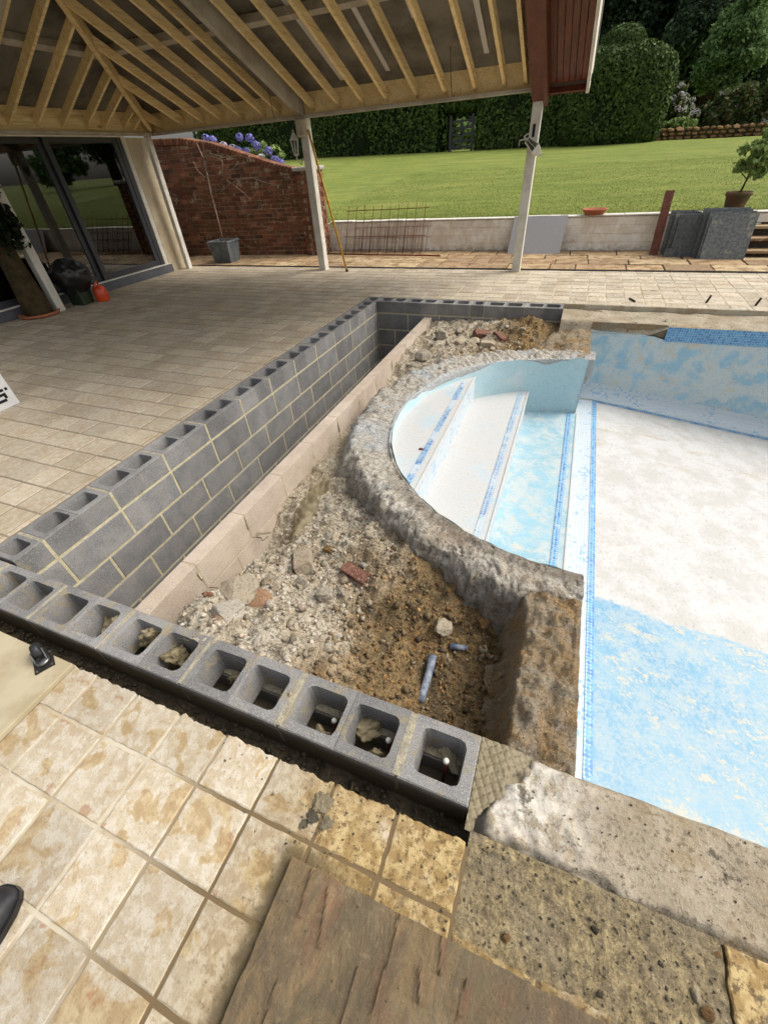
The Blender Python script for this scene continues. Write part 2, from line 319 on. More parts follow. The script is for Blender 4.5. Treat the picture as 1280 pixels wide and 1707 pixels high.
    m = Mat('clod', .85, .3); r = m.rand(); c = m.ramp(r, [(0, S(74, 68, 56)), (.6, S(106, 98, 80)), (1, S(136, 124, 98))]); M['clod'] = m.done(c, m.bump(m.noise(90, 4), .7, .006))
    m = Mat('aggregate', .8, .3); r = m.noise(38, 6, .8); c = m.ramp(r, [(.28, S(86, 76, 58)), (.42, S(138, 124, 98)), (.56, S(186, 166, 122)), (.70, S(226, 210, 168))]); c = m.mix(m.ss(m.noise(4, 5, .6), .44, .6, 0, .65), c, S(160, 146, 120)); c = m.mix(m.ss(m.noise(110, 3), .58, .68, 0, .7), c, S(200, 186, 150))
    b = m.bump(m.noise(60, 5, .8), 1, .02); M['aggregate'] = m.done(c, m.bump(m.vor(90), .6, .008, b))
    # stones
    def rock(name, a, b_, c_): 
        m = Mat(name, .93, .2); c = m.mix(m.ss(m.noise(14, 6, .7), .35, .65), a, b_); c = m.mix(m.ss(m.noise(90, 4, .8), .54, .66, 0, .8), c, c_); c = m.mix(m.ss(m.noise(55, 5, .8, v=m.map(loc=(3, 1, 0))), .54, .64, 0, .6), c, tuple(x * .5 for x in b_[:3]) + (1,)); M[name] = m.done(c, m.bump(m.noise(60, 6, .8), 1, .02))
    rock('rock_pale', S(206, 192, 166), S(184, 168, 142), S(226, 218, 204)); rock('rock_grey', S(192, 182, 164), S(166, 154, 134), S(218, 212, 200)); rock('rock_brown', S(150, 118, 80), S(124, 96, 62), S(190, 164, 120)); rock('rock_dark', S(74, 68, 58), S(98, 90, 76), S(130, 118, 96))
    rock('brick_red', S(126, 78, 64), S(146, 104, 86), S(206, 194, 176)); rock('brick_mortared', S(202, 190, 166), S(186, 164, 138), S(222, 214, 196))
    # pool paint and mosaic
    def paint(name, blue, white, sc, lo, hi, cream=0.0, stain=0.0):
        m = Mat(name, .6, .3); n = m.noise(sc, 6, .68, dist=.4); f = m.noise(60, 5, .7)
        base = m.mix(m.ss(m.noise(1.3, 3), .4, .6), blue, tuple(x * 1.12 for x in blue[:3]) + (1,))
        c = m.mix(m.ss(m.math('MULTIPLY_ADD', f, .12, n), lo, hi), base, white)
        if cream: c = m.mix(m.math('MULTIPLY', m.ss(m.noise(sc * 1.7, 6, .7, v=m.map(loc=(7, 3, 1))), .56, .66), cream), c, S(214, 206, 186))
        sp = m.noise(48, 3, .7, v=m.map(scale=(1, 2.2, 1), rot=(0, 0, .5))); c = m.mix(m.ss(sp, .56, .68, 0, .45), c, S(160, 152, 138)); c = m.mix(m.ss(m.noise(110, 3, .8), .55, .66, 0, .35), c, S(150, 146, 138))
        if stain: c = m.mix(m.math('MULTIPLY', m.ss(m.noise(5, 5, .65, v=m.map(loc=(2, 8, 0))), .6, .66), stain), c, S(176, 156, 128))
        M[name] = m.done(c, m.bump(m.noise(80, 4, .6), .35, .005))
    BL = S(146, 188, 204); 
    paint('pool_blue', BL, S(190, 204, 206), 7, .46, .68, .7)
    paint('pool_blue_soft', S(178, 208, 214, .9), S(204, 216, 216, .9), 2.6, .5, .75, .2)
    paint('pool_wall_blue', S(150, 188, 206, .9), S(196, 206, 206, .9), 5, .44, .6, .85)
    paint('pool_white', S(168, 202, 218), S(202, 202, 200), 2.6, .28, .56, .25)
    m = Mat('pool_floor', .6, .3); X, Y = m.axis(0), m.axis(1); n = m.noise(4.5, 6, .7); f = m.noise(55, 4, .7)
    blue = m.mix(m.ss(m.noise(1.7, 4, .6), .35, .65), S(112, 170, 204, .74), S(142, 184, 206, .76)); blue = m.mix(m.ss(m.math('MULTIPLY_ADD', f, .45, m.noise(9, 8, .82)), .60, .82, 0, .8), blue, S(178, 194, 200, .76))
    blue = m.mix(m.ss(Y, 1.5, .8, 0, .4), blue, S(182, 198, 204, .76)); blue = m.mix(m.math('MULTIPLY', m.ss(m.math('MULTIPLY_ADD', f, .3, m.noise(8.5, 7, .78, v=m.map(scale=(1, 1.7, 1), loc=(7, 3, 1)))), .68, .76), m.ss(m.noise(1.6, 4), .38, .58, .25, .95)), blue, S(202, 196, 178))
    white = m.mix(m.ss(n, .4, .62), S(206, 206, 204), S(192, 190, 184)); white = m.mix(m.ss(m.noise(30, 4, .75, v=m.map(scale=(1.8, 1, 1))), .55, .66, 0, .65), white, S(166, 163, 156)); white = m.mix(m.ss(m.noise(90, 3, .8), .55, .66, 0, .45), white, S(172, 168, 160))
    white = m.mix(m.math('MULTIPLY', m.ss(m.noise(3.2, 6, .7, v=m.map(scale=(.6, 2.2, 1), loc=(3, 2, 0))), .56, .62), m.ss(Y, 3.7, 4.6, 0, .6)), white, S(184, 170, 148))
    edge = m.ss(m.math('ADD', Y, m.math('ADD', m.math('MULTIPLY', m.noise(26, 5, .8), .11), m.math('MULTIPLY', m.noise(2.5, 3), .12))), 2.23, 2.26)
    c = m.mix(edge, blue, white); M['pool_floor'] = m.done(c, m.bump(f, .35, .005))
    def mosaic(name, a, b_, c_, wear):
        m = Mat(name, .4, .5); br = m.N.new('ShaderNodeTexVoronoi'); br.inputs['Scale'].default_value = 42; br.inputs['Randomness'].default_value = .12; m.L.new(m.P, br.inputs['Vector'])
        sp = m.N.new('ShaderNodeSeparateColor'); m.L.new(br.outputs['Color'], sp.inputs[0])
        c = m.mix(sp.outputs[0], a, b_); c = m.mix(m.ss(sp.outputs[1], .72, .78, 0, .9), c, c_); c = m.mix(m.ss(m.noise(6, 5, .7), wear, wear + .1, 0, .85), c, S(206, 214, 218))
        c = m.mix(m.ss(br.outputs['Distance'], .48, .56, 0, .7), c, S(190, 204, 212)); M[name] = m.done(c, m.bump(m.ss(br.outputs['Distance'], .42, .56, 1, 0), .4, .003))
    mosaic('mosaic', S(78, 150, 202), S(112, 176, 214), S(58, 128, 192), .6); mosaic('mosaic_pale', S(196, 212, 222), S(214, 216, 214), S(140, 182, 214), .42); mosaic('mosaic_worn', S(112, 152, 194), S(150, 182, 206), S(96, 130, 182), .48)
    # timber
    def wood(name, a, b_, d, rough=.6, sc=1.0):
        m = Mat(name, rough, .35); o = m.objvec(); r = m.rand()
        g = m.noise(14 * sc, 5, .6, v=m.map(scale=(1, .06, 1), v=m.P), dist=.4); g2 = m.noise(60 * sc, 3, .6, v=m.map(scale=(1, .05, 1), v=m.P))
        c = m.mix(m.ss(g, .35, .65), a, b_); c = m.mix(m.ss(g2, .5, .7, 0, .4), c, d); kn = m.vor(3.2 * sc, v=m.map(scale=(1, .35, 1), v=m.P)); c = m.mix(m.ss(kn, .1, .03, 0, .75), c, d); c = m.val(c, r, .85, 1.12)
        M[name] = m.done(c, m.bump(g2, .25, .002))
    wood('pine', S(246, 222, 166, .98), S(236, 206, 144, .98), S(160, 116, 66)); wood('mahogany', S(112, 58, 36), S(92, 44, 28), S(60, 26, 16), .4); wood('rusty_wood', S(112, 66, 50), S(92, 50, 38), S(150, 112, 92), .8)
    simple('white_paint', S(232, 228, 216), S(214, 208, 192), 6, .55, .35, .15); simple('white_beam', S(206, 198, 180), S(184, 172, 150), 5, .6, .3, .2); simple('render', S(204, 190, 162), S(186, 170, 142), 3, .9, .2, .4)
    m = Mat('sheet', .8, .2); c = m.mix(m.ss(m.noise(1.6, 5, .6), .35, .65), S(150, 144, 130), S(110, 104, 92)); M['sheet'] = m.done(c)
    simple('frame_dark', S(52, 54, 58), S(60, 62, 66), 4, .45, .5, .05); simple('sill', S(96, 98, 104), S(84, 86, 92), 4, .5, .4, .05)
    simple('black_plastic', S(22, 22, 24), S(30, 30, 32), 6, .35, .5, .3, 20, .01); simple('black_rubber', S(36, 36, 38), S(52, 52, 54), 20, .55, .4, .2); simple('orange_plastic', S(226, 84, 36), S(208, 70, 28), 9, .4, .5, .05); simple('green_plastic', S(48, 62, 42), S(40, 52, 36), 6, .45, .5, .1)
    simple('steel_dark', S(46, 44, 42), S(70, 62, 54), 30, .5, .5, .2, metal=.6); simple('steel', S(150, 150, 148), S(116, 114, 110), 30, .35, .5, .1, metal=.9); simple('rust', S(122, 66, 38), S(92, 48, 30), 25, .85, .2, .3)
    simple('yellow_paint', S(220, 170, 40), S(204, 150, 30), 12, .5, .4, .05); simple('terracotta', S(186, 118, 86), S(170, 104, 76), 9, .85, .2, .3); simple('lead', S(98, 104, 108), S(122, 128, 130), 7, .6, .4, .3, metal=.2); simple('bark', S(92, 74, 56), S(64, 50, 38), 20, .9, .2, .8, 40, .01); simple('twig', S(150, 132, 112), S(112, 96, 80), 20, .9, .2, .4)
    simple('plywood', S(188, 176, 148), S(172, 158, 128), 4, .8, .2, .2); simple('white_card', S(226, 226, 224), S(216, 216, 214), 3, .6, .3, .05); simple('ink', S(20, 16, 18), None, 3, .6, .3, .0); simple('pipe_blue', S(96, 110, 132), S(150, 156, 164), 26, .55, .4, .4); simple('wire', S(96, 80, 60), S(70, 58, 46), 30, .6, .4, .1, metal=.5); simple('white_plastic', S(226, 222, 214), None, 3, .4, .5, .0)
    m = Mat('pot_mossy', .9, .2); c = m.mix(m.ss(m.noise(9, 6, .7), .42, .58), S(124, 92, 70), S(98, 90, 64)); c = m.mix(m.ss(m.noise(20, 5, .7), .58, .7, 0, .5), c, S(160, 144, 124)); M['pot_mossy'] = m.done(c, m.bump(m.noise(30, 5), .5, .01))
    simple('pot_dark', S(84, 70, 48), S(62, 54, 36), 9, .9, .15, .6, 30, .01)
    # old brick
    m = Mat('brick', .92, .15); r = m.rand(); c = m.ramp(r, [(0, S(104, 64, 48)), (.3, S(142, 90, 66)), (.55, S(118, 76, 58)), (.8, S(162, 108, 80)), (1, S(84, 60, 50))]); c = m.mix(m.ss(m.noise(5, 6, .8), .46, .6, 0, .75), c, S(92, 74, 58)); c = m.mix(m.ss(m.noise(7, 6, .8, v=m.map(loc=(3, 1, 2))), .57, .64, 0, .8), c, S(200, 180, 154)); M['brick'] = m.done(c, m.bump(m.noise(60, 5), .6, .008))
    simple('old_mortar', S(196, 178, 150), S(150, 130, 104), 9, .95, .1, .6)
    m = Mat('white_block', .85, .25); r = m.rand(); c = m.mix(m.ss(m.noise(6, 6, .7), .4, .62), S(242, 238, 228, .95), S(226, 216, 198, .95)); c = m.mix(m.ss(m.noise(2.4, 5, .7), .58, .68, 0, .4), c, S(140, 120, 96)); c = m.mix(m.math('MULTIPLY', m.ss(m.axis(2), .13, .0, 0, .6), m.ss(m.noise(9, 6, .7), .4, .65)), c, S(132, 114, 90)); M['white_block'] = m.done(m.val(c, r, .88, 1.05), m.bump(m.noise(40, 5), .6, .01))
    m = Mat('flag', .88, .2); r = m.rand(); c = m.ramp(r, [(0, S(168, 140, 108)), (.4, S(190, 164, 124)), (.7, S(150, 126, 98)), (1, S(204, 182, 142))]); c = m.mix(m.ss(m.noise(5, 6, .7), .46, .6, 0, .8), c, S(128, 98, 68)); c = m.mix(m.ss(m.noise(16, 5, .7), .56, .66, 0, .6), c, S(214, 196, 158)); M['flag'] = m.done(c, m.bump(m.noise(20, 6), .6, .015))
    simple('earth', S(92, 74, 54), S(72, 58, 42), 6, .95, .1, .7, 30, .02)
    m = Mat('slate', .75, .3); r = m.rand(); c = m.mix(m.ss(m.noise(30, 6, .75), .38, .62), S(94, 98, 98), S(126, 130, 128)); c = m.mix(m.ss(m.noise(4, 5, .7), .58, .64, 0, .6), c, S(170, 162, 142)); M['slate'] = m.done(m.val(c, r, .55, 1.3), m.bump(m.noise(45, 6, .7), .6, .008))
    m = Mat('grey_slab', .7, .3); c = m.mix(m.noise(9, 6, .7, v=m.map(scale=(6, 1, 1), rot=(0, .6, 0))), S(168, 168, 170), S(196, 196, 196)); M['grey_slab'] = m.done(c, m.bump(m.noise(40, 4), .2, .004))
    # brown riven slab
    m = Mat('riven_slab', .6, .35); v = m.map(scale=(1, .55, 1), rot=(0, 0, -.3)); g = m.noise(7, 8, .75, v=v, dist=1.2); g2 = m.noise(40, 6, .8)
    c = m.mix(m.ss(g, .44, .56), S(140, 118, 84), S(116, 100, 76))
    c = m.mix(m.ss(m.noise(4, 7, .75, v=m.map(scale=(1, .5, 1), rot=(0, 0, -.2), loc=(5, 2, 0)), dist=1), .52, .64, 0, .6), c, S(138, 102, 76)); c = m.mix(m.ss(m.noise(4, 7, .75, v=m.map(scale=(1, .6, 1), loc=(1, 7, 0)), dist=1), .5, .62, 0, .65), c, S(108, 98, 74)); c = m.mix(m.ss(g2, .54, .68, 0, .5), c, S(164, 144, 112))
    c = m.mix(m.ss(m.noise(5, 6, .6, v=m.map(scale=(1, .12, 1), rot=(0, 0, -.16), loc=(9, 1, 0)), dist=.6), .655, .685, 0, .75), c, S(112, 70, 48))
    c = m.mix(m.ss(m.noise(60, 4, .8), .66, .72, 0, .85), c, S(58, 50, 40)); c = m.mix(m.ss(m.noise(3.5, 6, .7), .5, .66, 0, .5), c, S(150, 136, 104))
    ra = m.N.new('ShaderNodeAttribute'); ra.attribute_name = 'ridge'; c = m.mix(m.math('MULTIPLY', ra.outputs['Fac'], m.ss(m.noise(22, 5, .7), .35, .65, .1, .75)), c, m.mix(m.ss(m.noise(14, 4), .45, .6), S(84, 66, 50), S(116, 76, 54)))
    b = m.bump(g, .7, .03); b = m.bump(g2, .6, .01, b); M['riven_slab'] = m.done(c, m.bump(m.noise(130, 5, .8), .7, .004, b), m.ss(g, .3, .7, .42, .62))
    # grass and leaves
    m = Mat('lawn', .9, .15); n = m.noise(.9, 5, .65, v=m.map(scale=(.5, 1.8, 1))); n2 = m.noise(14, 5, .75, v=m.map(scale=(.6, 1.6, 1))); n3 = m.noise(90, 3, .8)
    c = m.mix(m.ss(n, .36, .64), S(116, 132, 58), S(146, 154, 76)); c = m.mix(m.ss(n2, .44, .64, 0, .65), c, S(158, 164, 84)); c = m.mix(m.ss(m.noise(3.5, 6, .75, v=m.map(scale=(.5, 1.4, 1), loc=(2, 2, 0))), .48, .62, 0, .5), c, S(92, 116, 44)); c = m.mix(m.ss(n3, .5, .7, 0, .6), c, S(86, 112, 40)); c = m.mix(m.ss(m.noise(.5, 4, .6, v=m.map(scale=(.4, 2.2, 1), loc=(3, 1, 0))), .56, .68, 0, .45), c, S(176, 170, 100))
    M['lawn'] = m.done(c, m.bump(n3, .8, .03))
    def leaf(name, a, b_, c_, tr=.25):
        m = Mat(name, .7, .12); r = m.geo.outputs['Random Per Island']; c = m.ramp(r, [(0, a), (.5, b_), (1, c_)]); c = m.val(c, m.noise(1.1, 3), .65, 1.35)
        m.done(c); t = m.N.new('ShaderNodeBsdfTranslucent'); m.L.new(c, t.inputs[0]); mx = m.N.new('ShaderNodeMixShader'); mx.inputs[0].default_value = tr
        m.L.new(m.p.outputs[0], mx.inputs[1]); m.L.new(t.outputs[0], mx.inputs[2]); m.L.new(mx.outputs[0], m.N['Material Output'].inputs[0]); M[name] = m.m
    leaf('leaf_yew', S(50, 70, 36), S(74, 96, 48), S(108, 124, 66), .12); leaf('leaf_dark', S(50, 68, 52), S(70, 90, 64), S(96, 114, 80), .25); leaf('leaf_mid', S(82, 112, 64), S(112, 142, 84), S(144, 170, 110)); leaf('leaf_lime', S(104, 132, 66), S(138, 162, 90), S(172, 190, 122)); leaf('leaf_shrub', S(66, 88, 48), S(94, 112, 64), S(128, 116, 84)); leaf('leaf_ivy', S(26, 34, 20), S(36, 46, 26), S(52, 60, 38), .1)
    leaf('grass', S(104, 120, 52), S(134, 144, 68), S(168, 168, 96), .3)
    simple('hedge_core', S(26, 36, 20), S(36, 46, 26), 3, .95, .1, .3)
    leaf('petal_blue', S(120, 132, 206), S(150, 140, 212), S(176, 168, 224), .2); leaf('petal_white', S(226, 226, 220), S(236, 230, 226), S(214, 206, 214), .2); leaf('petal_pink', S(226, 206, 220), S(206, 190, 222), S(232, 224, 226), .2)
    # glass and dark room
    m = Mat('glass', .02, .5); gl = m.N.new('ShaderNodeBsdfGlossy'); gl.inputs['Roughness'].default_value = .015; gl.inputs[0].default_value = (.95, .97, .95, 1); tr = m.N.new('ShaderNodeBsdfTransparent'); tr.inputs[0].default_value = (.6, .63, .6, 1)
    fz = m.N.new('ShaderNodeFresnel'); fz.inputs[0].default_value = 1.9; mx = m.N.new('ShaderNodeMixShader'); m.L.new(fz.outputs[0], mx.inputs[0]); m.L.new(tr.outputs[0], mx.inputs[1]); m.L.new(gl.outputs[0], mx.inputs[2]); m.L.new(mx.outputs[0], m.N['Material Output'].inputs[0]); M['glass'] = m.m
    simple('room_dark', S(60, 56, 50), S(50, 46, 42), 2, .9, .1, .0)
mk_materials()

# ================================================================ THE SETTING
# ---- ground sheet out to the horizon, with an opening for patio and pool
def lawn_z(x, y):
    base = .50 + (y - 9.75) / 17.25 * (.92 - .02 * max(-20, min(20, x)))
    if y > 27: base = .50 + (.92 - .02 * max(-20, min(20, x))) + (y - 27) * .004
    return base + .02 * fr((x * .25, y * .25, 0), 3)
xs = [-400, -200, -100, -60, -40, -30] + frange(-24, 24, 1.0) + [30, 40, 60, 100, 200, 400]
ys = [9.74] + frange(10.2, 30, .6) + [34, 40, 50, 70, 100, 160, 260, 500]
lawn = kind(grid_mesh('lawn', xs, ys, lambda x, y: lawn_z(x, y) if y > 9.8 else .49, M['lawn']))
nb = 42000; gx = rng.uniform(-6, 5.5, nb); gy = 9.78 + 9 * rng.uniform(0, 1, nb) ** 2.0; gzz = np.array([lawn_z(a_, b_) if b_ > 9.8 else .49 for a_, b_ in zip(gx, gy)]); hh = rng.uniform(.010, .026, nb); an = rng.uniform(0, 6.28, nb); wv = np.stack([np.cos(an), np.sin(an), 0 * an], 1) * .006
Pg = np.stack([gx, gy, gzz], 1); tipp = Pg + np.stack([rng.normal(0, .014, nb), rng.normal(0, .014, nb), hh], 1)
o = fastquads('grass_blades', np.stack([Pg - wv, Pg + wv, tipp], 1), M['grass'], lawn, 3); o['kind'] = 'stuff'
ground = kind(pydata('ground', [(-400, -400, -.06), (400, -400, -.06), (400, 9.74, -.06), (-400, 9.74, -.06), (-8.6, -3, -.06), (9.5, -3, -.06), (9.5, 9.74, -.06), (-8.6, 9.74, -.06)],
              [(0, 1, 5, 4), (1, 2, 6, 5), (3, 0, 4, 7)], M['earth']))

# ---- patio: mortar bed with tiles
bm = bmesh.new()
for b in ((-7.62, -2.672, -2.5, 7.84), (-2.672, 8, 5.965, 7.84), (-2.672, .052, -2.5, .292), (.052, 8, -2.5, .1)):
    qbox(bm, b[0], b[1], b[2], b[3], -.3, -.0035)
patio = kind(bmobj('patio', bm, M['grout']))
PX, PY, GAP = .2125, .2, .0105
xl = lambda k: .047 + PX * k
yl = lambda k: .137 + PY * k
def rim_pts(w, d, n_side, jit, rs, rough_sides=()):
    pts = []; sd0 = rs.random() * 50
    for s_, (a, b) in enumerate((((-w, -d), (w, -d)), ((w, -d), (w, d)), ((w, d), (-w, d)), ((-w, d), (-w, -d)))):
        n = n_side * (3 if s_ in rough_sides else 1)
        for i in range(n):
            t = i / n; j = jit * (5 if s_ in rough_sides else 1) * (0 if (i == 0 and s_ not in rough_sides) else 1)
            p = [lerp(a[0], b[0], t), lerp(a[1], b[1], t)]; k = 1 if s_ in (0, 2) else 0
            
            if s_ in rough_sides: p[k] += j * (.9 * fr((t * 5 + sd0 * 7, s_ * 3.3, 0), 4) + .35 * noise.noise(Vector((t * 24 + sd0, s_, 4))))
            else: p[k] += rs.uniform(-j, j)
            pts.append(p)
    return pts
def tile_mesh(name, w, d, seed, rough_sides=(), m=None, th=.022, jit=.0013, ch=.0035, n_side=7):
    rs = random.Random(seed); P = rim_pts(w / 2, d / 2, n_side, jit, rs, rough_sides); n = len(P); v, f = [], []
    for z, k in ((-th, 0), (-ch * .8, 0), (0, ch)):
        for x, y in P:
            r_ = rs.uniform(.6, 1.5)
            v.append((x - (k * r_ if x > 0 else -k * r_) * (abs(x) > w / 2 - .012), y - (k * r_ if y > 0 else -k * r_) * (abs(y) > d / 2 - .02 * (1 + 0)), z))
    for q in range(2):
        for i in range(n): f.append((q * n + i, q * n + (i + 1) % n, (q + 1) * n + (i + 1) % n, (q + 1) * n + i))
    f.append(tuple(range(2 * n, 3 * n)))
    me = bpy.data.meshes.new(name); me.from_pydata(v, [], f); me.update(); me.materials.append(m or M['tile']); return me
TW, TD = PX - GAP, PY - GAP
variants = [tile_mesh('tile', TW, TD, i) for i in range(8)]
tiles = []
def add_region(x0, x1, y0, y1, skip=None):
    for k in range(-60, 60):
        a0, a1 = max(x0, xl(k) + GAP / 2), min(x1, xl(k + 1) - GAP / 2)
        if a1 - a0 < .03: continue
        for j in range(-30, 60):
            b0, b1 = max(y0, yl(j) + GAP / 2), min(y1, yl(j + 1) - GAP / 2)
            if b1 - b0 < .03 or (skip and skip(a0, a1, b0, b1)): continue
            tiles.append((a0, a1, b0, b1))
add_region(-7.6, -2.676, -.9, 7.835); add_region(-2.67, 7, 5.97, 7.835); add_region(-2.676, .047, -.9, .30)
add_region(.052, 1.6, -.7, .105)
def parea(t):
    q = [proj((x, y, 0)) for x in t[:2] for y in t[2:]]
    if min(p[2] for p in q) < .15: return 0
    cx_ = sum(p[0] for p in q) / 4; cy_ = sum(p[1] for p in q) / 4
    if not (-60 < cx_ < 1340 and -60 < cy_ < 1790): return 0
    p0, p1, p2, p3 = q[0], q[1], q[3], q[2]; A = 0
    for a_, b_ in ((p0, p1), (p1, p2), (p2, p3), (p3, p0)): A += a_[0] * b_[1] - a_[1] * b_[0]
    return abs(A) / 2
tiles.sort(key=parea, reverse=True)
far_v, far_f = [], []
for i, t in enumerate(tiles):
    w, d = t[1] - t[0], t[3] - t[2]; c = ((t[0] + t[1]) / 2, (t[2] + t[3]) / 2, random.uniform(-.0012, .0012)); rt = (random.uniform(-.004, .004), random.uniform(-.004, .004), 0)
    if i < 296:
        if abs(t[3] - .30) < 1e-6 or abs(t[3] - .105) < 1e-6: me, sc = tile_mesh('tile', w, d, 100 + i, (2,), jit=.0022), (1, 1, 1)
        elif abs(t[1] + 2.676) < 1e-6: me, sc = tile_mesh('tile', w, d, 100 + i, (1,), jit=.0012), (1, 1, 1)
        else: me, sc = random.choice(variants), (w / TW, d / TD, 1)
        if sc != (1, 1, 1) and random.random() < .5: rt = (rt[0], rt[1], math.pi)
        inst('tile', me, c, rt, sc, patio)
    else:
        n0 = len(far_v); e_ = .003; z = c[2]
        far_v += [(t[0], t[2], -.02), (t[1], t[2], -.02), (t[1], t[3], -.02), (t[0], t[3], -.02), (t[0] + e_, t[2] + e_, z), (t[1] - e_, t[2] + e_, z), (t[1] - e_, t[3] - e_, z), (t[0] + e_, t[3] - e_, z)]
        far_f += [(n0 + 4, n0 + 5, n0 + 6, n0 + 7)] + [(n0 + k, n0 + (k + 1) % 4, n0 + 4 + (k + 1) % 4, n0 + 4 + k) for k in range(4)]
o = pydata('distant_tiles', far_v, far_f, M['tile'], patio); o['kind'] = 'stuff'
# the one remaining full tile beside the aggregate bed
inst('tile', tile_mesh('tile', .2, .215, 555, (3,), jit=.002), (.775, .222, -.004), (0, 0, 0), (1, 1, 1), patio)
# drain slot along the far edge of the patio
bm = bmesh.new()
for y in (7.845, 7.925): qbox(bm, -7.5, 8, y, y + .012, -.1, .004)
for x in frange(-7.48, 4, .03): qbox(bm, x, x + .014, 7.857, 7.925, -.012, -.002)
o = bmobj('channel_drain', bm, M['steel_dark']); tag(o, 'narrow dark slotted channel drain along the far edge of the patio', 'drain')

# ---- flagged garden path between patio and lawn wall
path = kind(boxo('garden_path', -8.4, 8, 7.94, 9.74, -.3, -.012, M['earth']))
rs = random.Random(3); y = 7.95; row = 0
while y < 9.5:
    d = rs.choice((.34, .42, .5, .56)); d = min(d, 9.56 - y); x = -8.2 - rs.random() * .4
    while x < 4:
        w = rs.uniform(.38, .85)
        if d > .1: inst('flagstone', tile_mesh('flagstone', w - .02, d - .02, int(x * 1000) + row, (0, 1, 2, 3), M['flag'], .03, .0022, .006, 3), (x + w / 2, y + d / 2, rs.uniform(-.006, .004)), (rs.uniform(-.01, .01), rs.uniform(-.01, .01), rs.uniform(-.01, .01)), (1, 1, 1), path)
        x += w
    y += d; row += 1

# ---- excavated pit: soil between the walls and the pool
PC = (.34, 3.02)                                   # centre of the rounded step end
def rad(x, y): return math.hypot(x - PC[0], y - PC[1])
def soil_z(x, y):
    z = -.42 + .05 * fr((x * 1.3, y * 1.3, 5), 4)
    near = sst(1.75, .75, y); z += .19 * near * sst(-.35, -.95, x) * sst(-1.68, -1.3, x); z += .15 * sst(1.05, .6, y) * sst(.0, -.5, x) * sst(-1.7, -1.35, x) + .06 * sst(.2, -.4, x)
    z -= .16 * sst(-1.40, -1.6, x) * sst(1.85, 1.55, y)
    z -= .10 * math.exp(-((x + 1.5) ** 2 / .02 + (y - 1.5) ** 2 / .12)); z -= .04 * math.exp(-((x + .15) ** 2 / .12 + (y - 1.05) ** 2 / .10))
    z += .12 * sst(3.9, 4.5, y) + .10 * sst(4.9, 5.6, y) * sst(-1.4, -.6, x); z += .07 * math.exp(-((x + 1.05) ** 2 / .12 + (y - 4.75) ** 2 / .2))
    z += .16 * sst(2.25, 1.7, rad(x, y)) * sst(2.6, 1.4, y) * sst(.05, -.55, x)
    z += .05 * fr((x * 5, y * 5, 1), 5) + .026 * fr((x * 17, y * 17, 2), 5) + .011 * noise.noise(Vector((x * 55, y * 55, 3)))
    return z
soil = kind(grid_mesh('excavated_soil', frange(-1.65, .36, .0155), frange(.56, 5.74, .0185), soil_z, M['soil'], keep=lambda x, y: rad(x, y) > 1.56 or x > .3 and (y < 1.5 or y > 4.5), smooth=True))
pts, sz = [], []
while len(pts) < 5200:
    x, y = random.uniform(-1.58, .12), random.choice((random.uniform(.6, 2.0), random.uniform(.6, 1.7), random.uniform(4.0, 5.7)))
    if rad(x, y) < 1.74: continue
    s_ = .0035 + .011 * random.random() ** 3.2; pts.append((x, y, soil_z(x, y) + s_ * .25)); sz.append(s_)
pebbles('gravel', pts, sz, M['pebble'], soil, 4)
pts, sz = [], []
while len(pts) < 520:
    if random.random() < .62: x, y = random.uniform(-1.58, -.6), .62 + 1.15 * random.random() ** 1.3
    else: x, y = random.uniform(-1.5, -.2), random.uniform(4.45, 5.5)
    if rad(x, y) < 1.8: continue
    s_ = .007 + .026 * random.random() ** 3.2; pts.append((x, y, soil_z(x, y) + s_ * .15)); sz.append(s_)
pebbles('rubble', pts, sz, M['rubble'], soil, 6, True)
pts, sz = [], []
while len(pts) < 420:
    x, y = random.uniform(-.75, .06), random.uniform(.62, 1.75)
    if rad(x, y) < 1.78: continue
    s_ = .006 + .020 * random.random() ** 3; pts.append((x, y, soil_z(x, y) + s_ * .1)); sz.append(s_)
pebbles('earth_clods', pts, sz, M['soil_clod'], soil, 7, True)
trench = kind(boxo('trench_bottom', -2.5, -1.55, .5, 5.8, -1.6, -1.25, M['earth']))
# mud strip between the cut tile edge and the near wall
mud = kind(grid_mesh('mud_strip', frange(-2.8, .1, .02), frange(.285, .40, .0115), lambda x, y: -.20 + .02 * fr((x * 8, y * 8, 0), 4) + .12 * sst(.325, .29, y + .012 * fr((x * 6, 0, 0), 4)), M['mud']), 'structure')
pts, sz = [], []
for i in range(900):
    x, y = random.uniform(-2.4, .0), random.uniform(.295, .385); s_ = .003 + .012 * random.random() ** 3; t = sst(.335, .295, y); pts.append((x, y, -.19 + .14 * t + s_ * .3)); sz.append(s_)
pebbles('mud_clods', pts, sz, M['mud'], mud, 5)

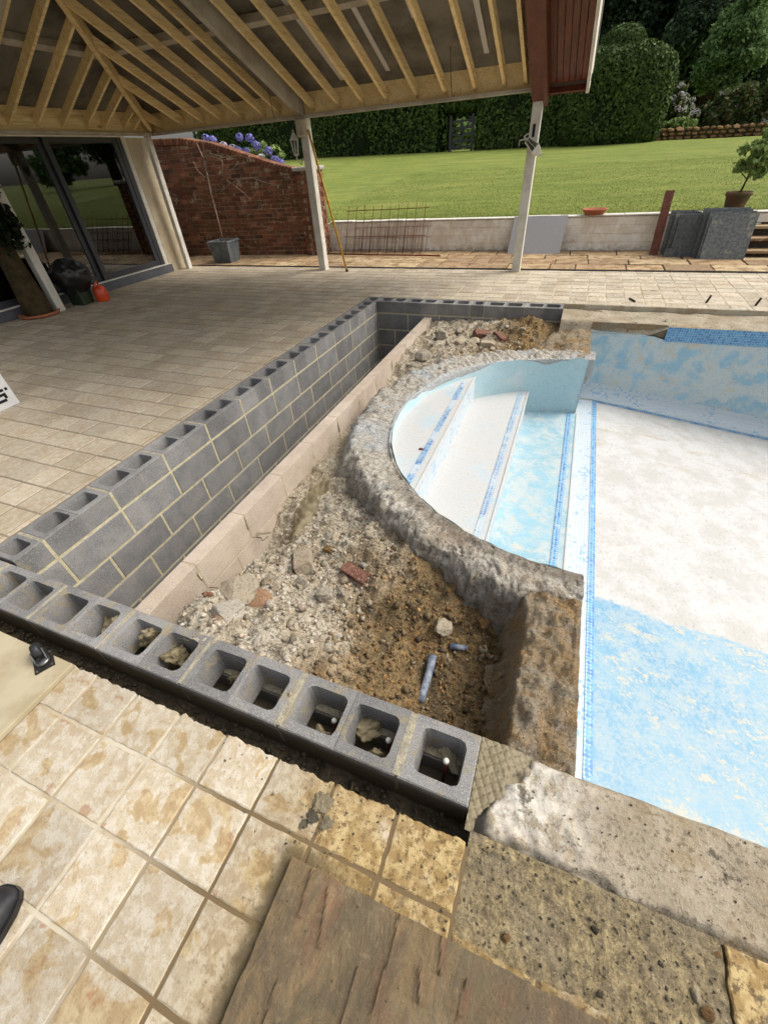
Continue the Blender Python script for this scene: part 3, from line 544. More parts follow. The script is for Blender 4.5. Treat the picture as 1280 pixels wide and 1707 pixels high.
# ================================================================ BLOCK WALLS
def hollow_mesh(cells, w, d=.215, h=.139, seed=0, wall=.036, rc=.022):
    """hollow concrete block, top at z=0, centred in x and y"""
    rs = random.Random(seed); bm = bmesh.new(); cw = w / cells
    for c in range(cells):
        x0, x1 = -w / 2 + c * cw, -w / 2 + (c + 1) * cw
        iw0 = x0 + (wall if c == 0 else wall / 2); iw1 = x1 - (wall if c == cells - 1 else wall / 2); y0, y1 = -d / 2, d / 2; j0, j1 = y0 + wall, y1 - wall
        inner, outer = [], []
        for (cx_, cy_, sx, sy, ox, oy) in ((iw0, j0, 1, 1, x0, y0), (iw1, j0, -1, 1, x1, y0), (iw1, j1, -1, -1, x1, y1), (iw0, j1, 1, -1, x0, y1)):
            a_ = (cx_, cy_ + sy * rc); b_ = (cx_ + sx * rc * .3, cy_ + sy * rc * .3); c_ = (cx_ + sx * rc, cy_)
            oa, oc = (ox, cy_ + sy * rc), (cx_ + sx * rc, oy)
            if sx * sy > 0: inner += [a_, b_, c_]; outer += [oa, (ox, oy), oc]
            else: inner += [c_, b_, a_]; outer += [oc, (ox, oy), oa]
        n = len(inner); J = lambda s: rs.uniform(-s, s)
        ti = [bm.verts.new((p[0] + J(.002), p[1] + J(.002), J(.001))) for p in inner]; tm = [bm.verts.new((lerp(p[0], q[0], .12), lerp(p[1], q[1], .12), 0)) for p, q in zip(outer, inner)]
        to = [bm.verts.new((p[0], p[1], -.004)) for p in outer]; bo = [bm.verts.new((p[0], p[1], -h)) for p in outer]
        xc, yc = (iw0 + iw1) / 2, 0; bi = [bm.verts.new((xc + (p[0] - xc) * .9, yc + (p[1] - yc) * .9, -h)) for p in inner]
        for i in range(n):
            k = (i + 1) % n
            bm.faces.new((ti[i], ti[k], tm[k], tm[i])); bm.faces.new((tm[i], tm[k], to[k], to[i])); bm.faces.new((to[i], to[k], bo[k], bo[i])); bm.faces.new((bi[i], bi[k], ti[k], ti[i]))
    bmesh.ops.recalc_face_normals(bm, faces=bm.faces)
    me = bpy.data.meshes.new('block'); bm.to_mesh(me); bm.free(); me.materials.append(M['block']); return me
hol2 = [hollow_mesh(2, .44, seed=i) for i in range(4)]; hol1 = hollow_mesh(1, .215, seed=9)
wall = thing('block_wall', 'U-shaped grey hollow concrete block wall with open cores lining the patio excavation', 'block wall')
def mortar_lump(x, y, z, sx, sy, sz_, seed, parent, m='mortar'):
    me = stone_mesh('mortar_lump', seed, M[m], 4, .8, 1.5); me.polygons.foreach_set('use_smooth', [True] * len(me.polygons)); return inst('mortar_lump', me, (x, y, z), (0, 0, seed), (sx, sy, sz_), parent)
mj = bmesh.new()                                    # all joint mortar of the U-shaped wall
def joint(x0, x1, y0, y1, z0, z1): qbox(mj, x0, x1, y0, y1, z0, z1)
# near run
xe = [.03, -.205]; 
while xe[-1] > -2.9: xe.append(xe[-1] - .45)
for i in range(len(xe) - 1):
    a_, b_ = xe[i + 1] + .005, xe[i] - (.005 if i else 0)
    me = hol1 if i == 0 else random.choice(hol2)
    inst('block', me, ((a_ + b_) / 2, .492, random.uniform(-.002, .003)), (random.uniform(-.004, .004), random.uniform(-.004, .004), random.choice((0, math.pi))), ((b_ - a_) / (.215 if i == 0 else .44), 1, 1), wall)
    if i: joint(xe[i] - .014, xe[i] + .014, .390, .594, -.146, .0008 if i < 4 else -.001)
# long run
yj = [.605] + [.78 + .4525 * k for k in range(11)] + [5.725]
for i in range(len(yj) - 1):
    a_, b_ = yj[i] + .009, yj[i + 1] - .009; L = b_ - a_
    me = hol1 if L < .3 else random.choice(hol2)
    inst('block', me, (-2.553, (a_ + b_) / 2, random.uniform(-.002, .003)), (0, 0, math.pi / 2), (L / (.215 if L < .3 else .44), 1, 1), wall)
    if i: joint(-2.656, -2.446, yj[i] - .010, yj[i] + .010, -.146, -.0015)
# far run
xf = [-2.66, -2.445, -2.03, -1.58, -1.13, -.95, -.45, .0]
for i in range(len(xf) - 1):
    a_, b_ = xf[i] + .005, xf[i + 1] - .005; L = b_ - a_
    inst('block', hol1 if L < .3 else random.choice(hol2), ((a_ + b_) / 2, 5.838, random.uniform(-.002, .003)), (0, 0, 0), (L / (.215 if L < .3 else .44), 1, 1), wall)
    if i: joint(xf[i] - .007, xf[i] + .007, 5.736, 5.94, -.146, -.0015)
# lower courses: each face block its own piece
def face_mesh(w, h):
    bm = bmesh.new(); qbox(bm, -w / 2, w / 2, 0, .07, -h, 0, .003); me = bpy.data.meshes.new('block'); bm.to_mesh(me); bm.free(); me.materials.append(M['block']); return me
fm = face_mesh(.44, .202)
zc = [-.157, -.377, -.597, -.817, -1.037]
for c, z in enumerate(zc):
    y = .56 - (.225 if c % 2 == 0 else 0) + .0; y = .605 - (.05 if c % 2 else .275)
    while y < 5.72:
        a_, b_ = max(y, .61) + .0085, min(y + .4525, 5.735) - .0085
        if b_ - a_ > .04: inst('block', fm, (-2.440 + random.uniform(-.002, .001), (a_ + b_) / 2, z), (0, 0, math.pi / 2), ((b_ - a_) / .44, 1, 1), wall)
        y += .4525
    x = -2.44 - (.2 if c % 2 else .0)
    while x < .3:
        a_, b_ = max(x, -2.435) + .0085, min(x + .45, .3) - .0085
        if b_ - a_ > .04 and z > -1.0: inst('block', fm, ((a_ + b_) / 2, 5.730, z), (0, 0, 0), ((b_ - a_) / .44, 1, 1), wall)
        x += .45
    x = -2.44
    while x < .0:
        a_, b_ = x + .006, min(x + .45, .03) - .006
        if b_ - a_ > .04 and z > -.5: inst('block', fm, ((a_ + b_) / 2, .598, z), (0, 0, math.pi), ((b_ - a_) / .44, 1, 1), wall)
        x += .45
joint(-2.508, -2.444, .62, 5.728, -1.25, -.140); joint(-2.44, .29, 5.7345, 5.798, -1.25, -.140); joint(-2.44, .026, .532, .5945, -1.25, -.140)
bmobj('mortar', mj, M['mortar'], wall)
bm = bmesh.new(); qbox(bm, -2.664, -2.615, .40, 5.94, -1.2, -.141); qbox(bm, -2.61, .30, 5.90, 5.948, -1.2, -.141); qbox(bm, -2.61, .028, .386, .43, -1.2, -.141)
bmobj('outer_leaf', bm, M['block'], wall)
bm = bmesh.new(); qbox(bm, -2.612, -2.51, .605, 5.8, -1.2, -.36); qbox(bm, -2.509, .28, 5.80, 5.899, -1.2, -.30); qbox(bm, -2.61, .02, .432, .53, -1.2, -.27); bmobj('core_fill', bm, M['clod'], wall)
# mortar droppings and spilled mortar in the open cores
k = 0
for (x, y, z, a_, b_, c_) in ((-1.43, .545, -.07, .06, .045, .07), (-1.72, .54, -.12, .07, .04, .05), (-1.36, .53, -.10, .07, .05, .05), (-1.62, .53, -.07, .04, .05, .08), (-1.84, .46, -.12, .05, .05, .05), (-1.27, .50, -.08, .045, .06, .06), (-.95, .55, -.13, .07, .03, .03), (-.72, .54, -.1, .05, .04, .05), (-.51, .44, -.12, .05, .04, .05), (-.38, .52, -.13, .06, .04, .05), (-.30, .45, -.11, .03, .05, .06), (-.07, .55, -.14, .06, .03, .05)):
    k += 1; mortar_lump(x, y, z, a_, b_, c_, k, wall, 'mortar_wet' if k < 12 else 'mortar')
for i, x in enumerate((-.07, -.28, -.5)):
    o = tubeo('steel_rod', [(x, .5, -.3), (x + .004, .5, -.05 - .02 * i)], .006, M['rust'], wall)
    bmc = bmesh.new(); bmesh.ops.create_icosphere(bmc, subdivisions=2, radius=.011, matrix=Matrix.Translation((x + .004, .5, -.05 - .02 * i))); bmobj('rod_cap', bmc, M['white_plastic'], o, True)
# scratched wet mortar haunching at the right-hand end of the near run
def haunch(x, y):
    z = -.004 - .5 * max(0, (x - .12)) * .6
    u, v_ = (x * 1.0 + y * .55) * 38, (x * -.75 + y * 1.0) * 34
    g = min(abs(u - round(u)), abs(v_ - round(v_)))
    return z - .006 * sst(.09, .0, g) + .004 * fr((x * 20, y * 20, 0), 3)
o = grid_mesh('mortar_haunch', frange(.032, .215, .0042), frange(.33, .60, .0042), haunch, M['mortar_wet'], keep=lambda x, y: x < .06 + .14 * sst(.35, .56, y) + .015 * fr((x * 9, y * 9, 7)))
tag(o, 'wet mortar patch scored criss-cross at the end of the near block run', 'mortar')

# ---- inner skin of pinkish blocks
pw = thing('inner_block_wall', 'low single-skin wall of pinkish lightweight blocks inside the excavation', 'block wall')
mj = bmesh.new(); bmp = bmesh.new(); qbox(bmp, -.22, .22, -.05, .05, -.206, 0, .0018); pme = bpy.data.meshes.new('block'); bmp.to_mesh(pme); bmp.free(); pme.materials.append(M['block_pink'])
for c in range(4):
    y = .62 - (.225 if c % 2 else .06); z = -.17 - c * .215
    while y < 5.72:
        a_, b_ = max(y, .61) + .004, min(y + .45, 5.725) - .004
        if b_ - a_ > .04: inst('block', pme, (-1.69, (a_ + b_) / 2, z + random.uniform(-.001, .001)), (0, 0, math.pi / 2), ((b_ - a_) / .44, 1, 1), pw)
        if c == 0 and y > .62:
            mortar_lump(-1.643, y - .002, -.25, .006, .014, .08, int(y * 100), pw)
            if random.random() < .8: mortar_lump(-1.642, y + .05, -.381, .008, .10, .014, int(y * 77), pw)
            tubeo('wall_tie', [(-1.66, y + .01, -.381), (-1.59, y + .03, -.385), (-1.555, y + .0, -.375), (-1.54, y + .045, -.37)], .0022, M['wire'], pw, 5)
        y += .45
qbox(mj, -1.7385, -1.6418, .61, 5.722, -1.2, -.1718); bmobj('mortar', mj, M['mortar_pale'], pw)

# ================================================================ POOL
pool = thing('swimming_pool', 'emptied swimming pool shell with worn blue and white paint and rounded entry steps', 'swimming pool')
RI = 1.45; WX = .34; NEAR, FAR = .595, 5.43; XR = 9.0
def fz(x): return -.90 - .13 * max(0, min(x, 6) - .56)
v = []; f = []
fx = [WX + .02, .56] + frange(.8, 6, .4) + [XR]
for x in fx:
    for y in (NEAR, FAR): v.append((x, y, fz(x)))
for i in range(len(fx) - 1): f.append((2 * i, 2 * i + 2, 2 * i + 3, 2 * i + 1))
pydata('pool_floor', v, f, M['pool_floor'], pool)
def strip(name, pts, m, parent): return pydata(name, pts, [tuple(range(len(pts)))], m, parent)
# mosaic bands on the floor: pale margin, blue line down the left and along the far side
z = .004
strip('mosaic_margin', [(.375, NEAR + .01, fz(.37) + z), (.55, NEAR + .01, fz(.55) + z), (.55, FAR - .19, fz(.55) + z), (.375, FAR - .19, fz(.37) + z)], M['mosaic_pale'], pool)
strip('mosaic_line', [(.553, NEAR + .01, fz(.55) + z), (.60, NEAR + .01, fz(.6) + z), (.60, FAR - .20, fz(.6) + z), (.553, FAR - .155, fz(.55) + z)], M['mosaic'], pool)
v, f = [], []
for i, x in enumerate(fx[1:]):
    for y in (FAR - .20, FAR - .155): v.append((max(x, .60 if y < FAR - .17 else .553), y, fz(x) + z))
    if i: f.append((2 * i - 2, 2 * i, 2 * i + 1, 2 * i - 1))
pydata('mosaic_line', v, f, M['mosaic'], pool)
v, f = [], []
for i, x in enumerate([.37] + fx[1:]):                     # coving at the foot of the far wall
    for k in range(6):
        t = k / 5 * math.pi / 2; v.append((x, FAR - .15 + .148 * math.sin(t), fz(x) + .006 + .15 * (1 - math.cos(t))))
    if i:
        for k in range(5): a_ = (i - 1) * 6 + k; f.append((a_, a_ + 6, a_ + 7, a_ + 1))
pydata('coving', v, f, M['mosaic_pale'], pool, True)
# walls
def jag(t, s_=1): return .03 * fr((t * 5, 1.7, 0), 5) * s_
v, f = [], []
xw = frange(WX, XR, .06)
for i, x in enumerate(xw):
    top = -.13 - .03 * sst(.4, 1, x) + jag(x) if x < 1.1 else -.20
    for q in (fz(x), -.5, top): v.append((x, FAR, q))
    if i:
        for k in range(2): a_ = (i - 1) * 3 + k; f.append((a_, a_ + 3, a_ + 4, a_ + 1))
pydata('pool_wall', v, f, M['pool_wall_blue'], pool)
strip('mosaic_band', [(1.1, FAR - .004, -.21), (XR, FAR - .004, -.21), (XR, FAR - .004, -.06), (1.1, FAR - .004, -.06)], M['mosaic'], pool)
def wallq(a, b, z0, z1, m, name='pool_wall'):
    return pydata(name, [(a[0], a[1], z0), (b[0], b[1], z0), (b[0], b[1], z1), (a[0], a[1], z1)], [(0, 1, 2, 3)], m, pool)
wallq((WX, 4.46), (WX, FAR), -.95, -.16, M['pool_wall_blue']); wallq((WX, NEAR), (WX, 1.57), -.95, -.115, M['pool_blue']); wallq((WX, NEAR), (XR, NEAR), -2, -.06, M['pool_blue']); wallq((XR, NEAR), (XR, FAR), -2, -.02, M['pool_blue'])
# curved wall of the step end with its broken top edge
v, f = [], []; NT = 160
for i in range(NT + 1):
    t = math.radians(90 + 180 * i / NT); x, y = PC[0] + RI * math.cos(t), PC[1] + RI * math.sin(t)
    top = -.125 + .02 * fr((x * 6, y * 6, 3), 5) - .05 * math.exp(-((i - 14) / 5) ** 2) - .05 * sst(34, 42, i) * sst(80, 60, i)
    for q in (-.95, -.4, top): v.append((x, y, q))
    if i:
        for k in range(2): a_ = (i - 1) * 3 + k; f.append((a_, a_ + 3, a_ + 4, a_ + 1))
pydata('curved_wall', v, f, M['pool_blue_soft'], pool, True)
# steps
ZT = (-.215, -.465, -.70); XE = (-.69, -.17, .36)
def arc_region(x0, x1, z, r=RI + .01, n=40):
    pts = []
    xs_ = [lerp(x0, x1, i / n) for i in range(n + 1)]
    yo = lambda x: math.sqrt(max(0, r * r - min(0, x - PC[0]) ** 2))
    return [(x, PC[1] - yo(x), z) for x in xs_] + [(x, PC[1] + yo(x), z) for x in reversed(xs_)]
x0 = PC[0] - RI
for i in range(3):
    mt = M[('pool_white', 'pool_white', 'pool_blue')[i]]
    xa = x0 if i == 0 else XE[i - 1] - .002
    t_ = strip('step', arc_region(xa, XE[i], ZT[i]), mt, pool)
    yo = math.sqrt(RI ** 2 - min(0, XE[i] - PC[0]) ** 2)
    zb = ZT[i + 1] if i < 2 else fz(.3)
    pydata('riser', [(XE[i], PC[1] - yo, zb), (XE[i], PC[1] + yo, zb), (XE[i], PC[1] + yo, ZT[i]), (XE[i], PC[1] - yo, ZT[i])], [(0, 1, 2, 3)], M['mosaic_pale' if i == 0 else 'pool_white'], t_)
    xs0 = XE[i] - (.10, .095, .10)[i]; yo = math.sqrt(RI ** 2 - min(0, xs0 - PC[0]) ** 2) - .03
    strip('mosaic_line', [(xs0, PC[1] - yo, ZT[i] + .004), (xs0 + .045, PC[1] - yo, ZT[i] + .004), (xs0 + .045, PC[1] + yo, ZT[i] + .004), (xs0, PC[1] + yo, ZT[i] + .004)], M['mosaic_worn' if i < 2 else 'mosaic'], t_)
    lip = M['pool_white']
    yo = math.sqrt(RI ** 2 - min(0, XE[i] - PC[0]) ** 2) - .01
    boxo('nosing', XE[i] - .012, XE[i] + .006, PC[1] - yo, PC[1] + yo, ZT[i] - .02, ZT[i] + .006, lip, t_, .003)
bm = bmesh.new(); bmesh.ops.create_icosphere(bm, subdivisions=2, radius=.02); o = bmobj('fallen_leaf', bm, M['rust']); o.location = onz(702, 748, ZT[0] + .006); o.scale = (1, .6, .3); tag(o, 'small brown dead leaf lying on the top white pool step', 'leaf')
# broken concrete ring round the steps
v, f = [], []; NT = 560
pk = [(1.456, -.30), (1.456, -.135), (1.458, -.118), (1.475, -.110), (1.50, -.106), (1.53, -.102), (1.56, -.100), (1.59, -.098), (1.62, -.10), (1.65, -.106), (1.675, -.125), (1.70, -.17), (1.715, -.23), (1.74, -.32), (1.78, -.5)]
prof = [pk[0], pk[1]]
for a_, b_ in zip(pk[1:], pk[2:]): prof += [((a_[0] + b_[0]) / 2, (a_[1] + b_[1]) / 2), b_]
def chip(x, y, z): return noise.cell(Vector((x * 14 + .6 * noise.noise(Vector((x * 9, y * 9, z * 9))), y * 14, z * 14)))
for i in range(NT + 1):
    deg = 88 + 182.4 * i / NT; t = math.radians(deg); w = .11 * sst(235, 190, deg); ct, st_ = math.cos(t), math.sin(t)
    eo = .05 * fr((ct * 9, st_ * 9, 7), 5)                      # ragged outer edge
    for k, (r_, z) in enumerate(prof):
        q = (r_ - 1.45) / .23; rr = r_ + (w * q if r_ > 1.5 else 0); x, y = PC[0] + rr * ct, PC[1] + rr * st_
        n = fr((x * 4, y * 4, z * 4), 5); n2 = fr((x * 17, y * 17, z * 17 + 3), 5); n3 = noise.noise(Vector((x * 62, y * 62, z * 62))); v1 = noise.voronoi(Vector((x * 19, y * 19, z * 19)))[0][0]
        amp = 0 if k < 1 else .3 if k < 5 else 1
        z2 = z + amp * (.018 * n + .018 * n2 + .008 * n3 - .022 * max(0, .5 - v1) * sst(1.5, 1.6, rr)) - (.055 * sst(140, 100, deg) * amp * (.6 + n)) - .03 * amp * sst(150, 180, deg) * sst(235, 205, deg)
        rr2 = rr + amp * ((eo + .02 * n2 + .02 * n + .01 * n3) * sst(1.56, 1.66, rr - w * q) + (.006 * n2 if 2 < k < 8 else 0))
        v.append((PC[0] + rr2 * ct, PC[1] + rr2 * st_, z2))
    if i:
        for k in range(len(prof) - 1): a_ = (i - 1) * len(prof) + k; f.append((a_, a_ + 1, a_ + len(prof) + 1, a_ + len(prof)))
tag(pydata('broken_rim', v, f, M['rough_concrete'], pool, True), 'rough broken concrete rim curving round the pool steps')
# left wall head beside the near end of the rim: brown, gravelly
def spit(x, y):
    xe_ = .125 + .02 * fr((1, y * 5, 0), 4); t = sst(xe_, xe_ - .07, x)
    z = -.088 - .34 * t + .034 * fr((x * 14, y * 14, 1), 6) * (1 if x < .32 else .3) + .007 * fr((x * 45, y * 45, 1), 3) - .02 * sst(.285, .30, x) * sst(1.5, 1.2, y) * 0
    return (x - .02 * t * sst(.0, -.5, z) + t * (.035 * fr((y * 9, z * 12, 3), 5) + .012 * fr((y * 34, z * 34, 8), 3)), y + t * .01 * fr((y * 20, z * 20, 5), 3), z)
tag(grid_mesh('wall_head', frange(.03, WX + .004, .009), frange(.60, 1.36, .009), spit, M['brown_concrete'], pool), 'brown gravelly stripped head of the pool wall')
def spit2(x, y): return (x, y, -.135 - .17 * sst(.22, -.45, x + .1 * fr((x * 3, y * 3, 6), 3)) - .05 * sst(4.75, 4.45, y) + .03 * fr((x * 7, y * 7, 1), 5) * sst(WX, .2, x) + .014 * fr((x * 25, y * 25, 1), 4))
tag(grid_mesh('wall_head', frange(-.5, WX + .004, .014), frange(4.5, 5.73, .015), spit2, M['brown_concrete'], pool), 'far stripped head of the pool wall beside rubble')
# near coping
def cop(x, y):
    rough = sst(.55, .2, x); z = -.006 + .005 * fr((x * 6, y * 6, 0), 5) + .014 * rough * fr((x * 22, y * 22, 4), 5) - .028 * sst(.352, .335, y + .022 * fr((x * 7, 0, 2), 5)) - .035 * sst(.575, .6, y + .006 * fr((x * 9, 3, 2), 4))
    lx = .07 + .11 * sst(.40, .57, y) + .02 * fr((y * 18, 2, 0), 4); return (x, y, z - .09 * sst(lx + .02, lx - .01, x))
tag(grid_mesh('coping_bed', frange(.05, 1.4, .0085), frange(.315, NEAR + .002, .0085), cop, M['coping_concrete'], pool), 'grey pitted concrete strip along the near pool edge')
boxo('coping_bed', 1.4, XR, .315, NEAR, -.2, -.006, M['coping_concrete'], pool)
# far ledge with its brown patch
def ledge(x, y): return (x, y, -.055 + .012 * fr((x * 6, y * 6, 1), 5) - .09 * sst(FAR + .07, FAR - .0, y) * sst(1.15, .9, x) - .015 * sst(FAR + .03, FAR, y))
tag(grid_mesh('ledge', frange(.0, 3.4, .02), frange(FAR - .004, 5.955, .02), ledge, M['coping_concrete'], pool), 'pale crumbling concrete ledge along the far pool edge')
boxo('ledge', 3.4, XR, FAR - .004, 5.955, -.3, -.055, M['coping_concrete'], pool)
v, f = [], []
for i, x in enumerate(frange(WX, 1.1, .02)):
    for q in (-.32, -.2, -.12, -.05): v.append((x, FAR + .006 - .018 * fr((x * 7, q * 9, 0), 4) * .5 + .02, q))
    if i:
        for k in range(3): a_ = (i - 1) * 4 + k; f.append((a_, a_ + 4, a_ + 5, a_ + 1))
pydata('bare_patch', v, f, M['brown_concrete'], pool, True)
# aggregate bed where tiles have been lifted
def agg(x, y): return -.010 + .006 * fr((x * 9, y * 9, 0), 4) + .007 * fr((x * 40, y * 40, 2), 4)
ab = kind(grid_mesh('aggregate_bed', frange(.05, .67, .008), frange(.098, .335, .008), agg, M['aggregate']))
kind(boxo('sub_base', .052, 8, .09, .33, -.3, -.045, M['aggregate']))
pts, sz = [], []
for i in range(420):
    x, y = random.uniform(.06, .66), random.uniform(.11, .33); s_ = .0015 + .0045 * random.random() ** 3; pts.append((x, y, agg(x, y) + s_ * .3)); sz.append(s_)
pebbles('grit', pts, sz, M['clod'], ab, 8)

# ================================================================ PAVILION
pav = thing('pool_pavilion', 'open timber-framed pavilion with bare pine rafters and hipped roof over the patio', 'pavilion')
YE, XEV, ZE, TP = 7.72, -7.4, 2.115, .384           # eave line, left eave, underside of rafters at the eave, pitch
YR, XRT, YB = 4.12, -.24, .6                         # ridge, right-hand verge, near eave
def zr(y): return ZE + TP * (YE - y)
nrm = Vector((0, TP, 1)).normalized()
HR = .095; TL, HK = .58, 1.51                       # pitch of the left slope, plan slope of the hip
rx = [-7.15, -6.65, -6.22, -5.84, -5.43, -5.02, -4.72, -4.13, -3.69, -3.30, -2.93, -2.48, -2.08, -1.67, -1.29, -1.02]
for x in rx:
    ye = max(YR, YE - HK * (x - XEV)); up = nrm
    off = nrm * (HR / 2)
    beamo('rafter', Vector((x, YE + .02, zr(YE + .02))) + off, Vector((x, ye, zr(ye))) + off, .042, HR, M['pine'], pav, up, .003)
YB = 3.6
nl = Vector((-TL, 0, 1)).normalized()
ry = [7.36, 7.14, 6.76, 6.42, 6.02, 5.62, 5.22, 4.82, 4.42, 4.14]
for y in ry:
    xe_ = XEV + (YE - y) / HK
    if xe_ - XEV < .15: continue
    beamo('rafter', Vector((XEV - .02, y, ZE)) + nl * HR / 2, Vector((xe_, y, ZE + TL * (xe_ - XEV))) + nl * HR / 2, .042, HR, M['pine'], pav, nl, .003)
hx = XEV + (YE - YR) / HK
for y0, s_ in ((YE, -1),):
    beamo('hip_rafter', (XEV, y0, ZE + .04), (hx, YR, ZE + TP * (YE - YR) + .04), .06, .17, M['pine'], pav, ch=.003)
beamo('ridge_beam', (hx, YR, zr(YR) + .06), (XRT, YR, zr(YR) + .06), .05, .2, M['pine'], pav)
# purlins on top of the rafters
for y in (6.27, 4.9):
    c = nrm * (HR + .045); beamo('purlin', Vector((XEV + (YE - y) / HK, y, zr(y))) + c, Vector((-.95, y, zr(y))) + c, .08, .085, M['white_beam'], pav, nrm)
beamo('purlin', Vector((XEV + .95, 6.25, ZE + TL * .95)) + nl * (HR + .045), Vector((XEV + .95, YR, ZE + TL * .95)) + nl * (HR + .045), .08, .085, M['white_beam'], pav, nl)
# roof sheets: front and left slopes, then an added near slope out of view
so = .21
def sheet(pts): 
    bm = bmesh.new(); lo = [bm.verts.new(p) for p in pts]; hi = [bm.verts.new(Vector(p) + Vector((0, 0, .05))) for p in pts]; n = len(pts)
    bm.faces.new(lo); bm.faces.new(hi)
    for i in range(n): bm.faces.new((lo[i], lo[(i + 1) % n], hi[(i + 1) % n], hi[i]))
    return bmobj('roof_sheet', bm, M['sheet'], pav)
ov = .12; ze_ = ZE - TP * ov + so; zr_ = zr(YR) + so
sheet([(XEV - ov, YE + ov, ze_), (XRT, YE + ov, ze_), (XRT, YR, zr_), (hx, YR, zr_)])
YN = 2.9; zn_ = zr_ - TP * (YR - YN)  # unseen near edge, set for the shade it throws on the left patio
sheet([(XEV - ov, YR, ze_), (XEV - ov, YE + ov, ze_), (hx, YR, zr_)]); sheet([(XEV - ov, YN, ze_), (XEV - ov, YR, ze_), (hx, YR, zr_), (hx, YN, zn_)]); sheet([(hx, YR, zr_), (XRT, YR, zr_), (XRT, YN, zn_), (hx, YN, zn_)])
# white cover strips under the sheets
for x, a_, b_ in ((-6.45, 7.4, 6.85), (-5.62, 7.3, 6.1), (-4.9, 6.9, 5.7), (-3.53, 7.5, 4.4), (-2.82, 7.45, 4.4), (-2.2, 6.7, 4.4), (-1.5, 7.4, 4.4)):
    c = nrm * (so * .93 - .012); beamo('cover_strip', Vector((x, a_, zr(a_))) + c, Vector((x, b_, zr(b_))) + c, .06, .014, M['white_plastic'], pav, nrm)
for y in (6.6, 5.4):
    c = nl * (so * .86 - .012); x1 = XEV + (YE - y) / HK * .9; beamo('cover_strip', Vector((XEV + .25, y, ZE + TL * .25)) + c, Vector((x1, y, ZE + TL * (x1 - XEV))) + c, .04, .012, M['white_paint'], pav, nl)
# white principal rafters
beamo('principal_rafter', Vector((-4.33, YE + .02, zr(YE) - .02)) + nrm * .03, Vector((-4.33, YR, zr(YR) - .02)) + nrm * .03, .075, .19, M['white_beam'], pav, nrm, .004)
beamo('principal_rafter', Vector((XEV, 4.66, ZE - .02)) + nl * .03, Vector((XEV + 1.95, 4.66, ZE + TL * 1.95 - .02)) + nl * .03, .09, .19, M['white_beam'], pav, nl, .004)
# eave boards
boxo('eave_board', XEV - .03, -.93, YE + .02, YE + .055, 2.045, 2.325, M['pine'], pav, .003); boxo('eave_board', XEV - .055, XEV - .022, YB, YE + .055, 2.045, 2.325, M['pine'], pav, .003)
boxo('wall_plate', XEV + .06, -.93, YE - .07, YE + .017, 2.035, 2.075, M['white_beam'], pav, .003); boxo('wall_plate', XEV - .02, XEV + .058, YB, YE + .017, 2.035, 2.075, M['white_beam'], pav, .003)
boxo('gutter', XEV - .2, XRT, YE + .06, YE + .16, 2.07, 2.16, M['steel_dark'], pav, .02)
# mahogany verge at the right-hand end: cladding beam, soffit boards, white fascia
def slope_box(name, x0, x1, y0, y1, zo0, zo1, m): 
    c = (zo0 + zo1) / 2; return beamo(name, Vector(((x0 + x1) / 2, y0, zr(y0))) + nrm * c, Vector(((x0 + x1) / 2, y1, zr(y1))) + nrm * c, x1 - x0, zo1 - zo0, m, pav, nrm, .004)
slope_box('verge_beam', -.91, -.72, YE + .16, YR, -.17, .20, M['mahogany'])
x = -.716
while x < -.30:
    slope_box('soffit_board', x, x + .068, YE + .12, YR, .0, .018, M['mahogany']); x += .072
slope_box('soffit_end_board', -.716, -.285, YE + .16, YE + .122, -.06, .16, M['mahogany'])
slope_box('fascia', -.283, -.25, YE + .18, YR, -.07, .2, M['white_paint'])
# posts
for (x0, x1, y0, y1, zt) in ((-4.36, -4.23, 7.62, 7.76, 2.035), (-.90, -.775, 7.70, 7.84, 2.0)):
    boxo('post', x0, x1, y0, y1, -.005, zt, M['white_paint'], pav, .005)
boxo('post', -7.46, -7.375, 7.54, 7.64, -.005, 2.035, M['white_paint'], pav, .005)
boxo('socket_hole', -.86, -.825, 7.697, 7.6995, 1.60, 1.73, M['ink'], pav)
boxo('brace', -4.365, -4.225, 7.5, 7.615, 1.82, 2.034, M['white_beam'], pav, .02)
for x, l in ((-4.62, .42), (-1.92, .2)):
    tubeo('hanging_cable', [(x, 7.3, 2.5), (x + .01, 7.32, 2.3), (x + .03, 7.33, 2.28 - l), (x + .06, 7.33, 2.25 - l), (x + .075, 7.33, 2.29 - l)], .004, M['wire'], pav, 5)
boxo('post', -7.34, -7.22, 4.46, 4.58, -.005, 2.035, M['white_paint'], pav, .005)

